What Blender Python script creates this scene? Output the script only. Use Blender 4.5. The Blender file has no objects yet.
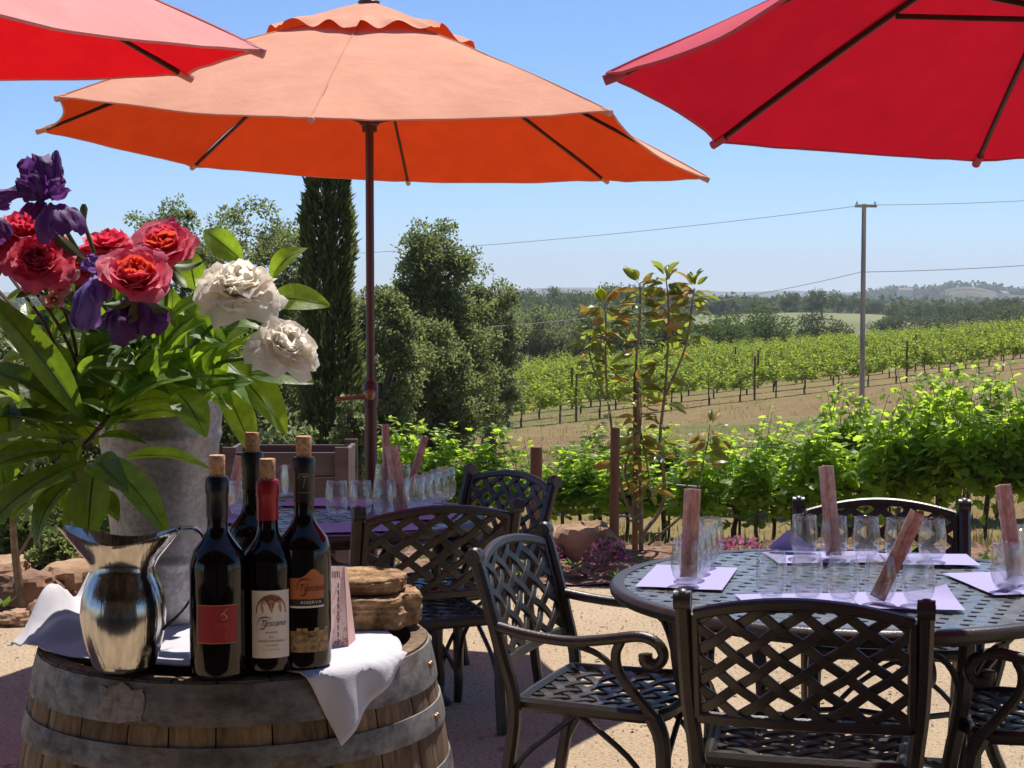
import bpy, math, random
from mathutils import Vector, Matrix, noise
R = math.radians
scene = bpy.context.scene
COL = scene.collection
rnd = random.Random(7)

# ------------------------------------------------------------------ camera
F_PX, CAM_H, CX, CY, HOR = 1655.0, 1.65, 512.0, 384.0, 295.0
PITCH = math.atan((CY - HOR) / F_PX)
cam_d = bpy.data.cameras.new('camera'); cam = bpy.data.objects.new('camera', cam_d); COL.objects.link(cam)
cam.location = (0, 0, CAM_H); cam.rotation_euler = (R(90) - PITCH, 0, 0)
cam_d.sensor_width = 36; cam_d.lens = 36 * F_PX / 1024; cam_d.clip_end = 12000; cam_d.clip_start = 0.05
scene.camera = cam
_FW = Vector((0, math.cos(PITCH), -math.sin(PITCH))); _UP = Vector((0, math.sin(PITCH), math.cos(PITCH)))
def ray(px, py): return _FW + _UP * ((CY - py) / F_PX) + Vector(((px - CX) / F_PX, 0, 0))
def at(px, py, Y):
    d = ray(px, py); return Vector((0, 0, CAM_H)) + d * (Y / d.y)
def onz(px, py, z):
    d = ray(px, py); return Vector((0, 0, CAM_H)) + d * ((z - CAM_H) / d.z)

# ------------------------------------------------------------------ object helpers
def tag(o, label=None, cat=None, group=None, kind=None):
    if label: o['label'] = label
    if cat: o['category'] = cat
    if group: o['group'] = group
    if kind: o['kind'] = kind
    return o
def empty(name, label, cat, loc=(0, 0, 0), rz=0, group=None):
    o = bpy.data.objects.new(name, None); COL.objects.link(o)
    o.location = loc; o.rotation_euler = (0, 0, rz); o.empty_display_size = .1
    return tag(o, label, cat, group)
def kids(o): return [c for c in bpy.data.objects if c.parent == o]
def copy_tree(o, parent=None):
    c = o.copy(); COL.objects.link(c)
    if parent is not None: c.parent = parent
    for ch in kids(o): copy_tree(ch, c)
    return c
class MB:
    def __init__(s): s.v = []; s.f = []; s.m = []
    def add(s, vs, fs, m=0):
        b = len(s.v); s.v += [tuple(v) for v in vs]
        for f in fs: s.f.append([b + i for i in f]); s.m.append(m)
    def box(s, c, size, rot=None, m=0):
        c = Vector(c); hx, hy, hz = [k / 2 for k in size]
        q = [Vector((x, y, z)) for z in (-hz, hz) for x, y in ((-hx, -hy), (hx, -hy), (hx, hy), (-hx, hy))]
        if rot is not None: q = [rot @ p for p in q]
        s.add([c + p for p in q], [(3, 2, 1, 0), (4, 5, 6, 7), (0, 1, 5, 4), (1, 2, 6, 5), (2, 3, 7, 6), (3, 0, 4, 7)], m)
    def tube(s, pts, r, n=8, cap=True, m=0, sx=1.0, sy=1.0, ref=None):
        pts = [Vector(p) for p in pts]; k = len(pts)
        rs = r if isinstance(r, (list, tuple)) else [r] * k
        t0 = (pts[1] - pts[0]).normalized()
        u = Vector(ref) if ref is not None else (Vector((0, 0, 1)) if abs(t0.z) < .9 else Vector((1, 0, 0)))
        vs = []
        for i, p in enumerate(pts):
            t = (pts[min(i + 1, k - 1)] - pts[max(i - 1, 0)]).normalized()
            u = u - t * u.dot(t)
            if u.length < 1e-6: u = t.orthogonal()
            u.normalize(); w = t.cross(u)
            for j in range(n):
                a = 2 * math.pi * j / n
                vs.append(p + (u * math.cos(a) * sx + w * math.sin(a) * sy) * rs[i])
        fs = [(i * n + j, i * n + (j + 1) % n, (i + 1) * n + (j + 1) % n, (i + 1) * n + j) for i in range(k - 1) for j in range(n)]
        if cap: fs += [tuple(range(n))[::-1], tuple(range((k - 1) * n, k * n))]
        s.add(vs, fs, m)
    def bar(s, pts, w, t, nrm, m=0, ch=.25):
        """chamfered rectangular bar along pts; nrm(i) gives the thickness direction"""
        pts = [Vector(p) for p in pts]; k = len(pts); vs = []
        c = min(w, t) * ch; hw, ht = w / 2, t / 2
        sec = [(-hw + c, -ht), (hw - c, -ht), (hw, -ht + c), (hw, ht - c), (hw - c, ht), (-hw + c, ht), (-hw, ht - c), (-hw, -ht + c)]
        for i, p in enumerate(pts):
            tg = (pts[min(i + 1, k - 1)] - pts[max(i - 1, 0)]).normalized()
            nn = nrm(i) if callable(nrm) else Vector(nrm)
            nn = (nn - tg * nn.dot(tg)).normalized(); ww = tg.cross(nn)
            vs += [p + ww * a + nn * b for a, b in sec]
        fs = [(i * 8 + j, i * 8 + (j + 1) % 8, (i + 1) * 8 + (j + 1) % 8, (i + 1) * 8 + j) for i in range(k - 1) for j in range(8)]
        fs += [tuple(range(8))[::-1], tuple(range((k - 1) * 8, k * 8))]
        s.add(vs, fs, m)
    def lathe(s, prof, n=32, c=(0, 0, 0), m=0, fn=None):
        c = Vector(c); vs = []
        for i, (r, z) in enumerate(prof):
            for j in range(n):
                a = 2 * math.pi * j / n
                p = Vector((r * math.cos(a), r * math.sin(a), z))
                if fn: p = fn(p, a, i)
                vs.append(c + p)
        k = len(prof)
        s.add(vs, [(i * n + j, i * n + (j + 1) % n, (i + 1) * n + (j + 1) % n, (i + 1) * n + j) for i in range(k - 1) for j in range(n)], m)
    def grid(s, fn, nu, nv, m=0):
        vs = [fn(i / nu, j / nv) for j in range(nv + 1) for i in range(nu + 1)]
        w = nu + 1
        s.add(vs, [(j * w + i, j * w + i + 1, (j + 1) * w + i + 1, (j + 1) * w + i) for j in range(nv) for i in range(nu)], m)
    def ball(s, c, r, nu=10, nv=7, sc=(1, 1, 1), m=0, jit=0, seed=0):
        c = Vector(c)
        def fn(u, v):
            a = 2 * math.pi * u; b = math.pi * v
            d = Vector((math.cos(a) * math.sin(b), math.sin(a) * math.sin(b), math.cos(b)))
            k = 1 + (jit * noise.noise(d * 2.1 + Vector((seed, 0, 0))) if jit else 0)
            return c + Vector((d.x * sc[0], d.y * sc[1], d.z * sc[2])) * (r * k)
        s.grid(lambda u, v: fn(u, 1 - v), nu, nv, m)
    def build(s, name, mat, parent=None, smooth=True, ang=40, link=True):
        me = bpy.data.meshes.new(name); me.from_pydata(s.v, [], s.f)
        mats = mat if isinstance(mat, (list, tuple)) else [mat]
        for q in mats: me.materials.append(q)
        if len(mats) > 1: me.polygons.foreach_set('material_index', s.m)
        if smooth:
            me.shade_smooth()
            if ang < 179: me.set_sharp_from_angle(angle=R(ang))
        me.update()
        o = bpy.data.objects.new(name, me); COL.objects.link(o)
        if parent is not None: o.parent = parent
        return o
def curve(pts, n=20):
    """Catmull-Rom through pts"""
    P = [Vector(p) for p in pts]; P = [P[0] * 2 - P[1]] + P + [P[-1] * 2 - P[-2]]
    out = []; segs = len(P) - 3
    for i in range(n + 1):
        t = i / n * segs; k = min(int(t), segs - 1); t -= k
        a, b, c, d = P[k:k + 4]
        out.append(.5 * ((2 * b) + (c - a) * t + (2 * a - 5 * b + 4 * c - d) * t * t + (3 * b - a - 3 * c + d) * t ** 3))
    return out
def sm(a, b, x):
    t = max(0.0, min(1.0, (x - a) / (b - a))); return t * t * (3 - 2 * t)
def lerp(a, b, t): return a + (b - a) * t

# ------------------------------------------------------------------ materials
def nt(name):
    m = bpy.data.materials.new(name); m.use_nodes = True
    t = m.node_tree; t.nodes.clear()
    out = t.nodes.new('ShaderNodeOutputMaterial')
    return m, t, out
def N(t, kind, **kw):
    n = t.nodes.new(kind)
    for k, v in kw.items():
        if k in n.inputs.keys() if isinstance(k, str) else False: n.inputs[k].default_value = v
        else: setattr(n, k, v)
    return n
def c4(c): return (c[0], c[1], c[2], 1)
def ramp(t, fac, stops):
    r = t.nodes.new('ShaderNodeValToRGB'); cr = r.color_ramp
    while len(cr.elements) < len(stops): cr.elements.new(.5)
    for e, (p, c) in zip(cr.elements, stops): e.position = p; e.color = c4(c)
    t.links.new(fac, r.inputs[0]); return r.outputs[0]
def tex(t, scale, detail=4, rough=.55, vec=None, kind='ShaderNodeTexNoise', stretch=None):
    if vec is None:
        tc = t.nodes.new('ShaderNodeTexCoord'); vec = tc.outputs['Object']
    if stretch:
        mp = t.nodes.new('ShaderNodeMapping'); mp.inputs['Scale'].default_value = stretch
        t.links.new(vec, mp.inputs['Vector']); vec = mp.outputs[0]
    n = t.nodes.new(kind); n.inputs['Scale'].default_value = scale
    if kind == 'ShaderNodeTexNoise':
        n.inputs['Detail'].default_value = detail; n.inputs['Roughness'].default_value = rough
    t.links.new(vec, n.inputs['Vector']); return n
def mat(name, col, rough=.6, metal=0, var=.25, scale=8, bump=0, bscale=40, spec=.5, coat=0, stretch=None, col2=None, sheen=0, ior=1.5):
    m, t, out = nt(name)
    b = t.nodes.new('ShaderNodeBsdfPrincipled')
    b.inputs['Roughness'].default_value = rough; b.inputs['Metallic'].default_value = metal
    b.inputs['Specular IOR Level'].default_value = spec; b.inputs['Coat Weight'].default_value = coat
    b.inputs['Sheen Weight'].default_value = sheen; b.inputs['IOR'].default_value = ior
    if var > 0 or col2:
        n = tex(t, scale, stretch=stretch)
        lo = [c * (1 - var) for c in col]; hi = [min(1, c * (1 + var)) for c in col] if not col2 else col2
        t.links.new(ramp(t, n.outputs[0], [(.3, lo), (.7, hi)]), b.inputs['Base Color'])
    else: b.inputs['Base Color'].default_value = c4(col)
    if bump:
        n2 = tex(t, bscale, stretch=stretch); bp = t.nodes.new('ShaderNodeBump')
        bp.inputs['Strength'].default_value = bump; bp.inputs['Distance'].default_value = .01
        t.links.new(n2.outputs[0], bp.inputs['Height']); t.links.new(bp.outputs[0], b.inputs['Normal'])
    t.links.new(b.outputs[0], out.inputs[0]); return m
def leaf_mat(name, lo, hi, trans, tf=.4, rough=.45, spec=.4, detail=0):
    m, t, out = nt(name)
    b = t.nodes.new('ShaderNodeBsdfPrincipled'); b.inputs['Roughness'].default_value = rough
    b.inputs['Specular IOR Level'].default_value = spec
    tr = t.nodes.new('ShaderNodeBsdfTranslucent'); mx = t.nodes.new('ShaderNodeMixShader'); mx.inputs[0].default_value = tf
    g = t.nodes.new('ShaderNodeNewGeometry')
    fac = g.outputs['Random Per Island']
    cb, ct = ramp(t, fac, [(0, lo), (1, hi)]), ramp(t, fac, [(0, [c * .7 for c in trans]), (1, [min(1, c * 1.25) for c in trans])])
    if detail:   # mottling, specks and a slightly quilted surface for leaves seen close
        n1, n2 = tex(t, 45, 6, .7), tex(t, 190, 4, .7)
        for k, src in enumerate((cb, ct)):
            f1 = ramp(t, n1.outputs[0], [(.28, (.55, .56, .50)), (.55, (1, 1, 1)), (.75, (1.25, 1.18, 1.0))])
            mm = t.nodes.new('ShaderNodeMix'); mm.data_type = 'RGBA'; mm.blend_type = 'MULTIPLY'; mm.inputs[0].default_value = 1
            t.links.new(src, mm.inputs[6]); t.links.new(f1, mm.inputs[7])
            if k: ct = mm.outputs[2]
            else: cb = mm.outputs[2]
        t.links.new(ramp(t, n2.outputs[0], [(.3, (rough * .7,) * 3), (.7, (min(1, rough * 1.7),) * 3)]), b.inputs['Roughness'])
        bp = t.nodes.new('ShaderNodeBump'); bp.inputs['Strength'].default_value = .35; bp.inputs['Distance'].default_value = .004
        t.links.new(n1.outputs[0], bp.inputs['Height']); t.links.new(bp.outputs[0], b.inputs['Normal'])
    t.links.new(cb, b.inputs['Base Color']); t.links.new(ct, tr.inputs['Color'])
    t.links.new(b.outputs[0], mx.inputs[1]); t.links.new(tr.outputs[0], mx.inputs[2]); t.links.new(mx.outputs[0], out.inputs[0])
    return m
def canvas_mat(name, top, under, trans, tf=.30):
    """woven shade cloth: outer face paled to imitate sun glare, inner face in the deep dye colour, lets light through"""
    m, t, out = nt(name)
    d = t.nodes.new('ShaderNodeBsdfDiffuse'); tr = t.nodes.new('ShaderNodeBsdfTranslucent'); mx = t.nodes.new('ShaderNodeMixShader')
    mx.inputs[0].default_value = tf
    g = t.nodes.new('ShaderNodeNewGeometry')
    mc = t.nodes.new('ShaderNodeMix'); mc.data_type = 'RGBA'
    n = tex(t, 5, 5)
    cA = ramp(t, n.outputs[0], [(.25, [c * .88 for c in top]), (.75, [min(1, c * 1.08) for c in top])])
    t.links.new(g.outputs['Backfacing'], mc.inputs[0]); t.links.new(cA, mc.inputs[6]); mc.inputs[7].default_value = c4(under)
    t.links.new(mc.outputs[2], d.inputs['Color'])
    n2 = tex(t, 9, 5)
    t.links.new(ramp(t, n2.outputs[0], [(.3, [c * .82 for c in trans]), (.7, trans)]), tr.inputs['Color'])
    wv = tex(t, 700, 2); bp = t.nodes.new('ShaderNodeBump'); bp.inputs['Strength'].default_value = .15; bp.inputs['Distance'].default_value = .002
    wv2 = tex(t, 14, 4); bp2 = t.nodes.new('ShaderNodeBump'); bp2.inputs['Strength'].default_value = .35; bp2.inputs['Distance'].default_value = .012
    t.links.new(wv.outputs[0], bp.inputs['Height']); t.links.new(wv2.outputs[0], bp2.inputs['Height']); t.links.new(bp.outputs[0], bp2.inputs['Normal'])
    t.links.new(bp2.outputs[0], d.inputs['Normal'])
    t.links.new(d.outputs[0], mx.inputs[1]); t.links.new(tr.outputs[0], mx.inputs[2]); t.links.new(mx.outputs[0], out.inputs[0])
    return m
def glass_mat(name, f=1.95):
    """thin-walled clear glass: transmits straight through, reflects by fresnel"""
    m, t, out = nt(name)
    tr = t.nodes.new('ShaderNodeBsdfTransparent')
    lw = t.nodes.new('ShaderNodeLayerWeight'); lw.inputs['Blend'].default_value = .35   # more glass to cross at grazing angles
    t.links.new(ramp(t, lw.outputs['Facing'], [(.25, (.975, .98, .98)), (.8, (.88, .89, .90)), (1, (.60, .61, .63))]), tr.inputs['Color'])
    gl = t.nodes.new('ShaderNodeBsdfGlossy'); gl.inputs['Roughness'].default_value = .02; gl.inputs['Color'].default_value = (1, 1, 1, 1)
    fr = t.nodes.new('ShaderNodeFresnel'); fr.inputs['IOR'].default_value = f
    mx = t.nodes.new('ShaderNodeMixShader')
    ge = t.nodes.new('ShaderNodeNewGeometry'); mm = t.nodes.new('ShaderNodeMath'); mm.operation = 'MULTIPLY_ADD'
    mm.inputs[1].default_value = -1; mm.inputs[2].default_value = 1; t.links.new(ge.outputs['Backfacing'], mm.inputs[0])
    m3 = t.nodes.new('ShaderNodeMath'); m3.operation = 'MULTIPLY'; t.links.new(fr.outputs[0], m3.inputs[0]); t.links.new(mm.outputs[0], m3.inputs[1])
    t.links.new(m3.outputs[0], mx.inputs[0]); t.links.new(tr.outputs[0], mx.inputs[1]); t.links.new(gl.outputs[0], mx.inputs[2])
    rf = t.nodes.new('ShaderNodeBsdfGlass'); rf.inputs['IOR'].default_value = 1.45; rf.inputs['Roughness'].default_value = 0
    m4 = t.nodes.new('ShaderNodeMixShader'); m4.inputs[0].default_value = .10
    t.links.new(mx.outputs[0], m4.inputs[1]); t.links.new(rf.outputs[0], m4.inputs[2])
    t.links.new(m4.outputs[0], out.inputs[0]); return m

M = {}
M['iron'] = mat('cast_aluminium', (.024, .018, .0125), .36, 0, .35, 30, .15, 180, .55)
M['iron_top'] = mat('tabletop_metal', (.13, .145, .155), .26, 0, .3, 25, .15, 160, .6)
M['glass'] = glass_mat('clear_glass')
M['wood_dark'] = mat('dark_stained_wood', (.075, .022, .014), .4, 0, .4, 14, .1, 60, .5, stretch=(1, 1, .15))
M['rib'] = mat('dark_rib_wood', (.028, .012, .010), .45, 0, .35, 20)
M['brass'] = mat('weathered_brass', (.30, .17, .09), .4, .7, .2)
M['purple_paper'] = mat('lavender_paper', (.34, .315, .54), .85, 0, .04, 30, .05, 200)
M['cork'] = mat('cork', (.55, .30, .16), .9, 0, .45, 220, .4, 300)
M['bottle'] = mat('dark_wine_glass', (.006, .002, .002), .05, 0, 0, spec=.5)
M['stainless'] = mat('polished_steel', (.52, .495, .475), .16, 1, .22, 16, .14, 12, stretch=(6, 6, .3))  # upright streaks in the colour imitate reflections on the pitcher
M['cloth'] = mat('white_cotton', (.62, .585, .63), .9, 0, .06, 12, .25, 500, .2, sheen=.2)
M['bark'] = mat('bark', (.13, .09, .06), .9, 0, .4, 12, .6, 40, .2, stretch=(1, 1, .3))
M['twig'] = mat('pale_twig', (.22, .17, .10), .8, 0, .35, 20, .3, 60, .2)
M['stake'] = mat('wooden_stake', (.19, .10, .055), .85, 0, .4, 12, .4, 60, .2, stretch=(1, 1, .1))
M['post_wood'] = mat('weathered_pole_wood', (.46, .37, .29), .85, 0, .35, 6, .4, 30, .2, stretch=(1, 1, .1))
M['grey_wood'] = mat('grey_weathered_board', (.14, .115, .10), .85, 0, .4, 10, .4, 40, .2, stretch=(.15, 1, 1))
M['rock'] = mat('sandstone', (.42, .25, .14), .9, 0, .35, 5, .8, 22, .2, col2=(.50, .33, .20))
M['rock2'] = mat('brown_rock', (.24, .14, .09), .9, 0, .4, 5, .8, 22, .2)
M['flag'] = mat('flagstone', (.17, .085, .042), .95, 0, .3, 34, 1, 70, .1, col2=(.52, .33, .18))
M['wire'] = mat('dark_cable', (.16, .16, .17), .6, 0, 0)
M['stem'] = mat('green_stem', (.10, .16, .04), .6, 0, .3, 30)
M['stem_brown'] = mat('brown_stem', (.13, .065, .04), .7, 0, .3, 30)
M['pink'] = leaf_mat('pink_petals', (.55, .12, .30), (.80, .35, .50), (.6, .2, .35), .3, .8, .1)
# ------------------------------------------------------------------ world, sun
SUN_EL, SUN_AZ = R(64), R(20)
w = bpy.data.worlds.new('World'); scene.world = w; w.use_nodes = True
wt = w.node_tree; wt.nodes.clear()
wo = wt.nodes.new('ShaderNodeOutputWorld'); bg = wt.nodes.new('ShaderNodeBackground'); sk = wt.nodes.new('ShaderNodeTexSky')
sk.sky_type = 'NISHITA'; sk.sun_disc = False; sk.sun_elevation = SUN_EL; sk.sun_rotation = SUN_AZ
sk.altitude = 5000; sk.air_density = 1.5; sk.dust_density = 0; sk.ozone_density = 10
bg.inputs['Strength'].default_value = .078
wt.links.new(sk.outputs[0], bg.inputs[0]); wt.links.new(bg.outputs[0], wo.inputs[0])
sun_d = bpy.data.lights.new('sun', 'SUN'); sun = bpy.data.objects.new('sun', sun_d); COL.objects.link(sun)
sun_d.energy = 3.7; sun_d.angle = R(.5); sun_d.color = (1, .95, .87)
sdir = Vector((math.sin(SUN_AZ) * math.cos(SUN_EL), math.cos(SUN_AZ) * math.cos(SUN_EL), math.sin(SUN_EL)))
sun.rotation_euler = sdir.to_track_quat('Z', 'Y').to_euler(); sun.location = sdir * 50
scene.view_settings.view_transform = 'Standard'; scene.view_settings.look = 'None'
scene.view_settings.exposure = .82; scene.view_settings.gamma = 1
try: scene.view_settings.use_curve_mapping = False
except Exception: pass
cy = scene.cycles
cy.use_denoising = True; cy.max_bounces = 10; cy.transparent_max_bounces = 40; cy.diffuse_bounces = 4; cy.glossy_bounces = 4
cy.transmission_bounces = 6; cy.caustics_reflective = False; cy.caustics_refractive = False; cy.sample_clamp_indirect = 6
cy.use_adaptive_sampling = True; cy.adaptive_threshold = .015

# ------------------------------------------------------------------ terrain
def plane_z(x, y):
    xc = max(-25, min(60, x)); return -3.0 + .075 * (xc - 1.7) - .02 * (y - 60)
def T(x, y):
    edge = 9.6 - .35 * max(-4, min(0, x))*-.8
    near = lerp(0, -1.03 + .05 * max(-2, min(6, x)), sm(edge, edge + 8, y))
    a = sm(19, 52, y)
    z = near * (1 - a) + plane_z(x, y) * a
    c = sm(128, 215, y)
    far = -11 + 1.5 * noise.noise(Vector((x * .004, y * .004, 0)))
    far += 7.5 * math.exp(-(((x - 85) / 75) ** 2 + ((y - 470) / 110) ** 2))
    far += 3 * math.exp(-(((x + 20) / 200) ** 2 + ((y - 800) / 200) ** 2))
    z = z * (1 - c) + far * c
    d = sm(1300, 3500, y); z = z * (1 - d) + (-16) * d
    z += .05 * noise.noise(Vector((x * .35, y * .35, 3))) * sm(11, 16, y)
    return z
def ground_mat():
    m, t, out = nt('dry_grassland')
    b = t.nodes.new('ShaderNodeBsdfPrincipled'); b.inputs['Roughness'].default_value = .95; b.inputs['Specular IOR Level'].default_value = .1
    tc = t.nodes.new('ShaderNodeTexCoord'); v = tc.outputs['Object']
    n1 = tex(t, .11, 6, .6, v); n2 = tex(t, 2.2, 6, .7, v); n3 = tex(t, .006, 4, .5, v)
    c1 = ramp(t, n1.outputs[0], [(.34, (.25, .165, .085)), (.5, (.255, .195, .09)), (.64, (.155, .165, .055))])
    c2 = ramp(t, n2.outputs[0], [(.3, (.55, .5, .45)), (.7, (1.0, 1.0, 1.0))])
    mx = t.nodes.new('ShaderNodeMix'); mx.data_type = 'RGBA'; mx.blend_type = 'MULTIPLY'; mx.inputs[0].default_value = .75
    t.links.new(c1, mx.inputs[6]); t.links.new(c2, mx.inputs[7])
    far = ramp(t, n3.outputs[0], [(.35, (.13, .14, .06)), (.5, (.22, .22, .11)), (.65, (.17, .19, .075))])
    sp = t.nodes.new('ShaderNodeSeparateXYZ'); t.links.new(v, sp.inputs[0])
    mr = t.nodes.new('ShaderNodeMapRange'); mr.inputs[1].default_value = 140; mr.inputs[2].default_value = 260
    t.links.new(sp.outputs[1], mr.inputs[0])
    m2 = t.nodes.new('ShaderNodeMix'); m2.data_type = 'RGBA'
    t.links.new(mr.outputs[0], m2.inputs[0]); t.links.new(mx.outputs[2], m2.inputs[6]); t.links.new(far, m2.inputs[7])
    t.links.new(m2.outputs[2], b.inputs['Base Color'])
    bp = t.nodes.new('ShaderNodeBump'); bp.inputs['Strength'].default_value = .7; bp.inputs['Distance'].default_value = .08
    n4 = tex(t, 5, 8, .7, v); t.links.new(n4.outputs[0], bp.inputs['Height']); t.links.new(bp.outputs[0], b.inputs['Normal'])
    t.links.new(b.outputs[0], out.inputs[0]); return m
M['ground'] = ground_mat()
g = MB()
ys = [-14, -8, -3, 2, 6] + [8 + .6 * i for i in range(34)] + [29 + 2.5 * i for i in range(42)]
y = ys[-1]
while y < 6500: y *= 1.06; ys.append(y)
NX = 70
vs = []
for y in ys:
    hw = 14 + max(0, y) * .75
    for i in range(NX + 1):
        s = i / NX * 2 - 1; x = hw * (abs(s) ** 1.3) * (1 if s > 0 else -1)
        z = T(x, y) - (.03 if y < 11 else 0)
        vs.append((x, y, z))
W_ = NX + 1
g.add(vs, [(j * W_ + i, j * W_ + i + 1, (j + 1) * W_ + i + 1, (j + 1) * W_ + i) for j in range(len(ys) - 1) for i in range(NX)])
tag(g.build('ground', M['ground'], ang=180), kind='structure')

# patio: decomposed granite sheet
def patio_mat():
    m, t, out = nt('decomposed_granite')
    b = t.nodes.new('ShaderNodeBsdfPrincipled'); b.inputs['Roughness'].default_value = .95; b.inputs['Specular IOR Level'].default_value = .15
    n1 = tex(t, .9, 6, .6); n2 = tex(t, 60, 5, .7); vo = tex(t, 85, kind='ShaderNodeTexVoronoi')
    c1 = ramp(t, n1.outputs[0], [(.3, (.40, .305, .20)), (.7, (.50, .395, .27))])
    c2 = ramp(t, n2.outputs[0], [(.34, (.34, .29, .24)), (.47, (.86, .84, .81)), (.70, (1.15, 1.13, 1.1))])
    mx = t.nodes.new('ShaderNodeMix'); mx.data_type = 'RGBA'; mx.blend_type = 'MULTIPLY'; mx.inputs[0].default_value = .85
    t.links.new(c1, mx.inputs[6]); t.links.new(c2, mx.inputs[7]); t.links.new(mx.outputs[2], b.inputs['Base Color'])
    bp = t.nodes.new('ShaderNodeBump'); bp.inputs['Strength'].default_value = .5; bp.inputs['Distance'].default_value = .01
    t.links.new(vo.outputs[0], bp.inputs['Height'])
    bp2 = t.nodes.new('ShaderNodeBump'); bp2.inputs['Strength'].default_value = .6; bp2.inputs['Distance'].default_value = .03
    n3 = tex(t, 6, 6, .65); t.links.new(n3.outputs[0], bp2.inputs['Height']); t.links.new(bp.outputs[0], bp2.inputs['Normal'])
    t.links.new(bp2.outputs[0], b.inputs['Normal']); t.links.new(b.outputs[0], out.inputs[0]); return m
pm = MB()
def patio_edge(x): return 9.2 + .18 * math.sin(x * 1.3) + .1 * math.sin(x * 3.1 + 1) + .27 * max(-5, min(0, x + .6))
pm.grid(lambda u, v: Vector((lerp(-14, 14, u), lerp(-4, patio_edge(lerp(-14, 14, u)), v ** .8), .004 * noise.noise(Vector((u * 60, v * 40, 0))))), 90, 60)
tag(pm.build('patio', patio_mat(), ang=180), kind='structure')
# planting bed: mulch
bedm = mat('bark_mulch', (.17, .095, .06), .95, 0, .5, 14, 1, 30, .1, col2=(.34, .20, .13))
bm_ = MB()
def bed(u, v):
    x = lerp(-14, 14, u); y0 = patio_edge(x) - .06; y = lerp(y0, y0 + 2.4, v)
    return Vector((x, y, max(T(x, y), -.4) + .015 + .07 * math.sin(math.pi * min(1, v * 1.2)) + .03 * noise.noise(Vector((x * 4, y * 4, 0))) - .5 * sm(.8, 1, v) * .6))
bm_.grid(bed, 140, 14)
tag(bm_.build('planting_bed', bedm, ang=180), kind='structure')

# loose gravel on the patio, dry tufts and weeds: nobody could count them
gm = MB(); rg = random.Random(3)
for i in range(9500):
    y = 3.4 + 6.2 * rg.random() ** .7; x = (rg.random() * 2 - 1) * (y * .36 + .4); r = .002 + .005 * rg.random() ** 3
    if y > patio_edge(x) - .05: continue
    a = rg.random() * 6; q = []
    for k in range(4): q.append((x + r * math.cos(a + k * 1.57) * (.7 + .5 * rg.random()), y + r * math.sin(a + k * 1.57), .003))
    q.append((x, y, .003 + r * .9))
    gm.add(q, [(0, 1, 4), (1, 2, 4), (2, 3, 4), (3, 0, 4)])
tag(gm.build('gravel', mat('gravel_bits', (.30, .21, .14), .9, 0, .5, 300), ang=20), 'fine loose gravel strewn over the tan patio', kind='stuff')
cm = MB()
for i in range(1500):
    x = (rg.random() * 2 - 1) * 4.2; y0 = patio_edge(x); y = y0 + rg.random() * 2.0; z = max(T(x, y), -.4) + .06
    l = .02 + .06 * rg.random(); a = rg.random() * 6.3; d = Vector((math.cos(a), math.sin(a), .5 * (rg.random() - .3))).normalized() * l
    p = Vector((x, y, z)); s_ = d.cross(Vector((0, 0, 1))).normalized() * l * .3
    cm.add([p - d - s_, p + d - s_, p + d + s_, p - d + s_, p + Vector((0, 0, l * .35))], [(0, 1, 4), (1, 2, 4), (2, 3, 4), (3, 0, 4)])
tag(cm.build('mulch', mat('mulch_chips', (.22, .12, .075), .9, 0, .6, 90), ang=20), 'reddish bark mulch chips over the planting bed', kind='stuff')
gr = MB()
def tuft(x, y, z, h, nb, sp):
    for k in range(nb):
        a = rg.random() * 6.3; d = Vector((math.cos(a), math.sin(a), 0)); hh = h * (.5 + .6 * rg.random())
        b0 = Vector((x, y, z)) + d * sp * rg.random(); s_ = Vector((-d.y, d.x, 0)) * (.006 + h * .03)
        tp = b0 + d * hh * .6 * rg.random() + Vector((0, 0, hh))
        gr.add([b0 - s_, b0 + s_, tp], [(0, 1, 2)])
for i in range(6500):
    y = 11.5 + 55 * rg.random() ** 1.5; x = (rg.random() * 2 - 1) * (y * .36 + 1)
    tuft(x, y, T(x, y) - .02, (.05 + .10 * rg.random()) * (1 + y * .01), 5, .06 + y * .005)
tag(gr.build('grass', leaf_mat('dry_grass', (.22, .19, .07), (.45, .33, .16), (.4, .32, .12), .35, .8, .1), smooth=False), 'low dry grass growing on the sloping field', kind='stuff')
lt = MB()
for i in range(170):
    y = 3.6 + 5.6 * rg.random(); x = (rg.random() * 2 - 1) * (y * .36 + .3)
    if y > patio_edge(x): continue
    a = rg.random() * 6.3; d = Vector((math.cos(a), math.sin(a), .12)); l = .02 + .04 * rg.random(); s_ = Vector((-d.y, d.x, .25 * rg.random())) * l * .24; p = Vector((x, y, .006))
    lt.add([p, p + d * l * .5 + s_, p + d * l, p + d * l * .5 - s_], [(0, 1, 2), (0, 2, 3)])
tag(lt.build('leaf_litter', leaf_mat('dry_leaves', (.16, .09, .04), (.34, .22, .11), (.3, .2, .08), .25, .8, .1), smooth=False), 'small dry fallen leaves scattered over the patio', kind='stuff')
wd = MB()
for i in range(260):
    x = (rg.random() * 2 - 1) * 4; y = patio_edge(x) + (rg.random() - .15) * 1.4; z = max(T(x, y), -.3) + .03
    n_ = 5 + int(6 * rg.random()); s0 = .05 + .05 * rg.random()
    for k in range(n_):
        a = rg.random() * 6.3; d = Vector((math.cos(a), math.sin(a), .5 + .8 * rg.random())).normalized(); l = s0 * (.6 + .6 * rg.random())
        p = Vector((x, y, z)) + d * .02; s_ = d.cross(Vector((0, 0, 1))).normalized() * l * .25
        wd.add([p, p + d * l * .5 + s_, p + d * l, p + d * l * .5 - s_], [(0, 1, 2, 3)])
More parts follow.
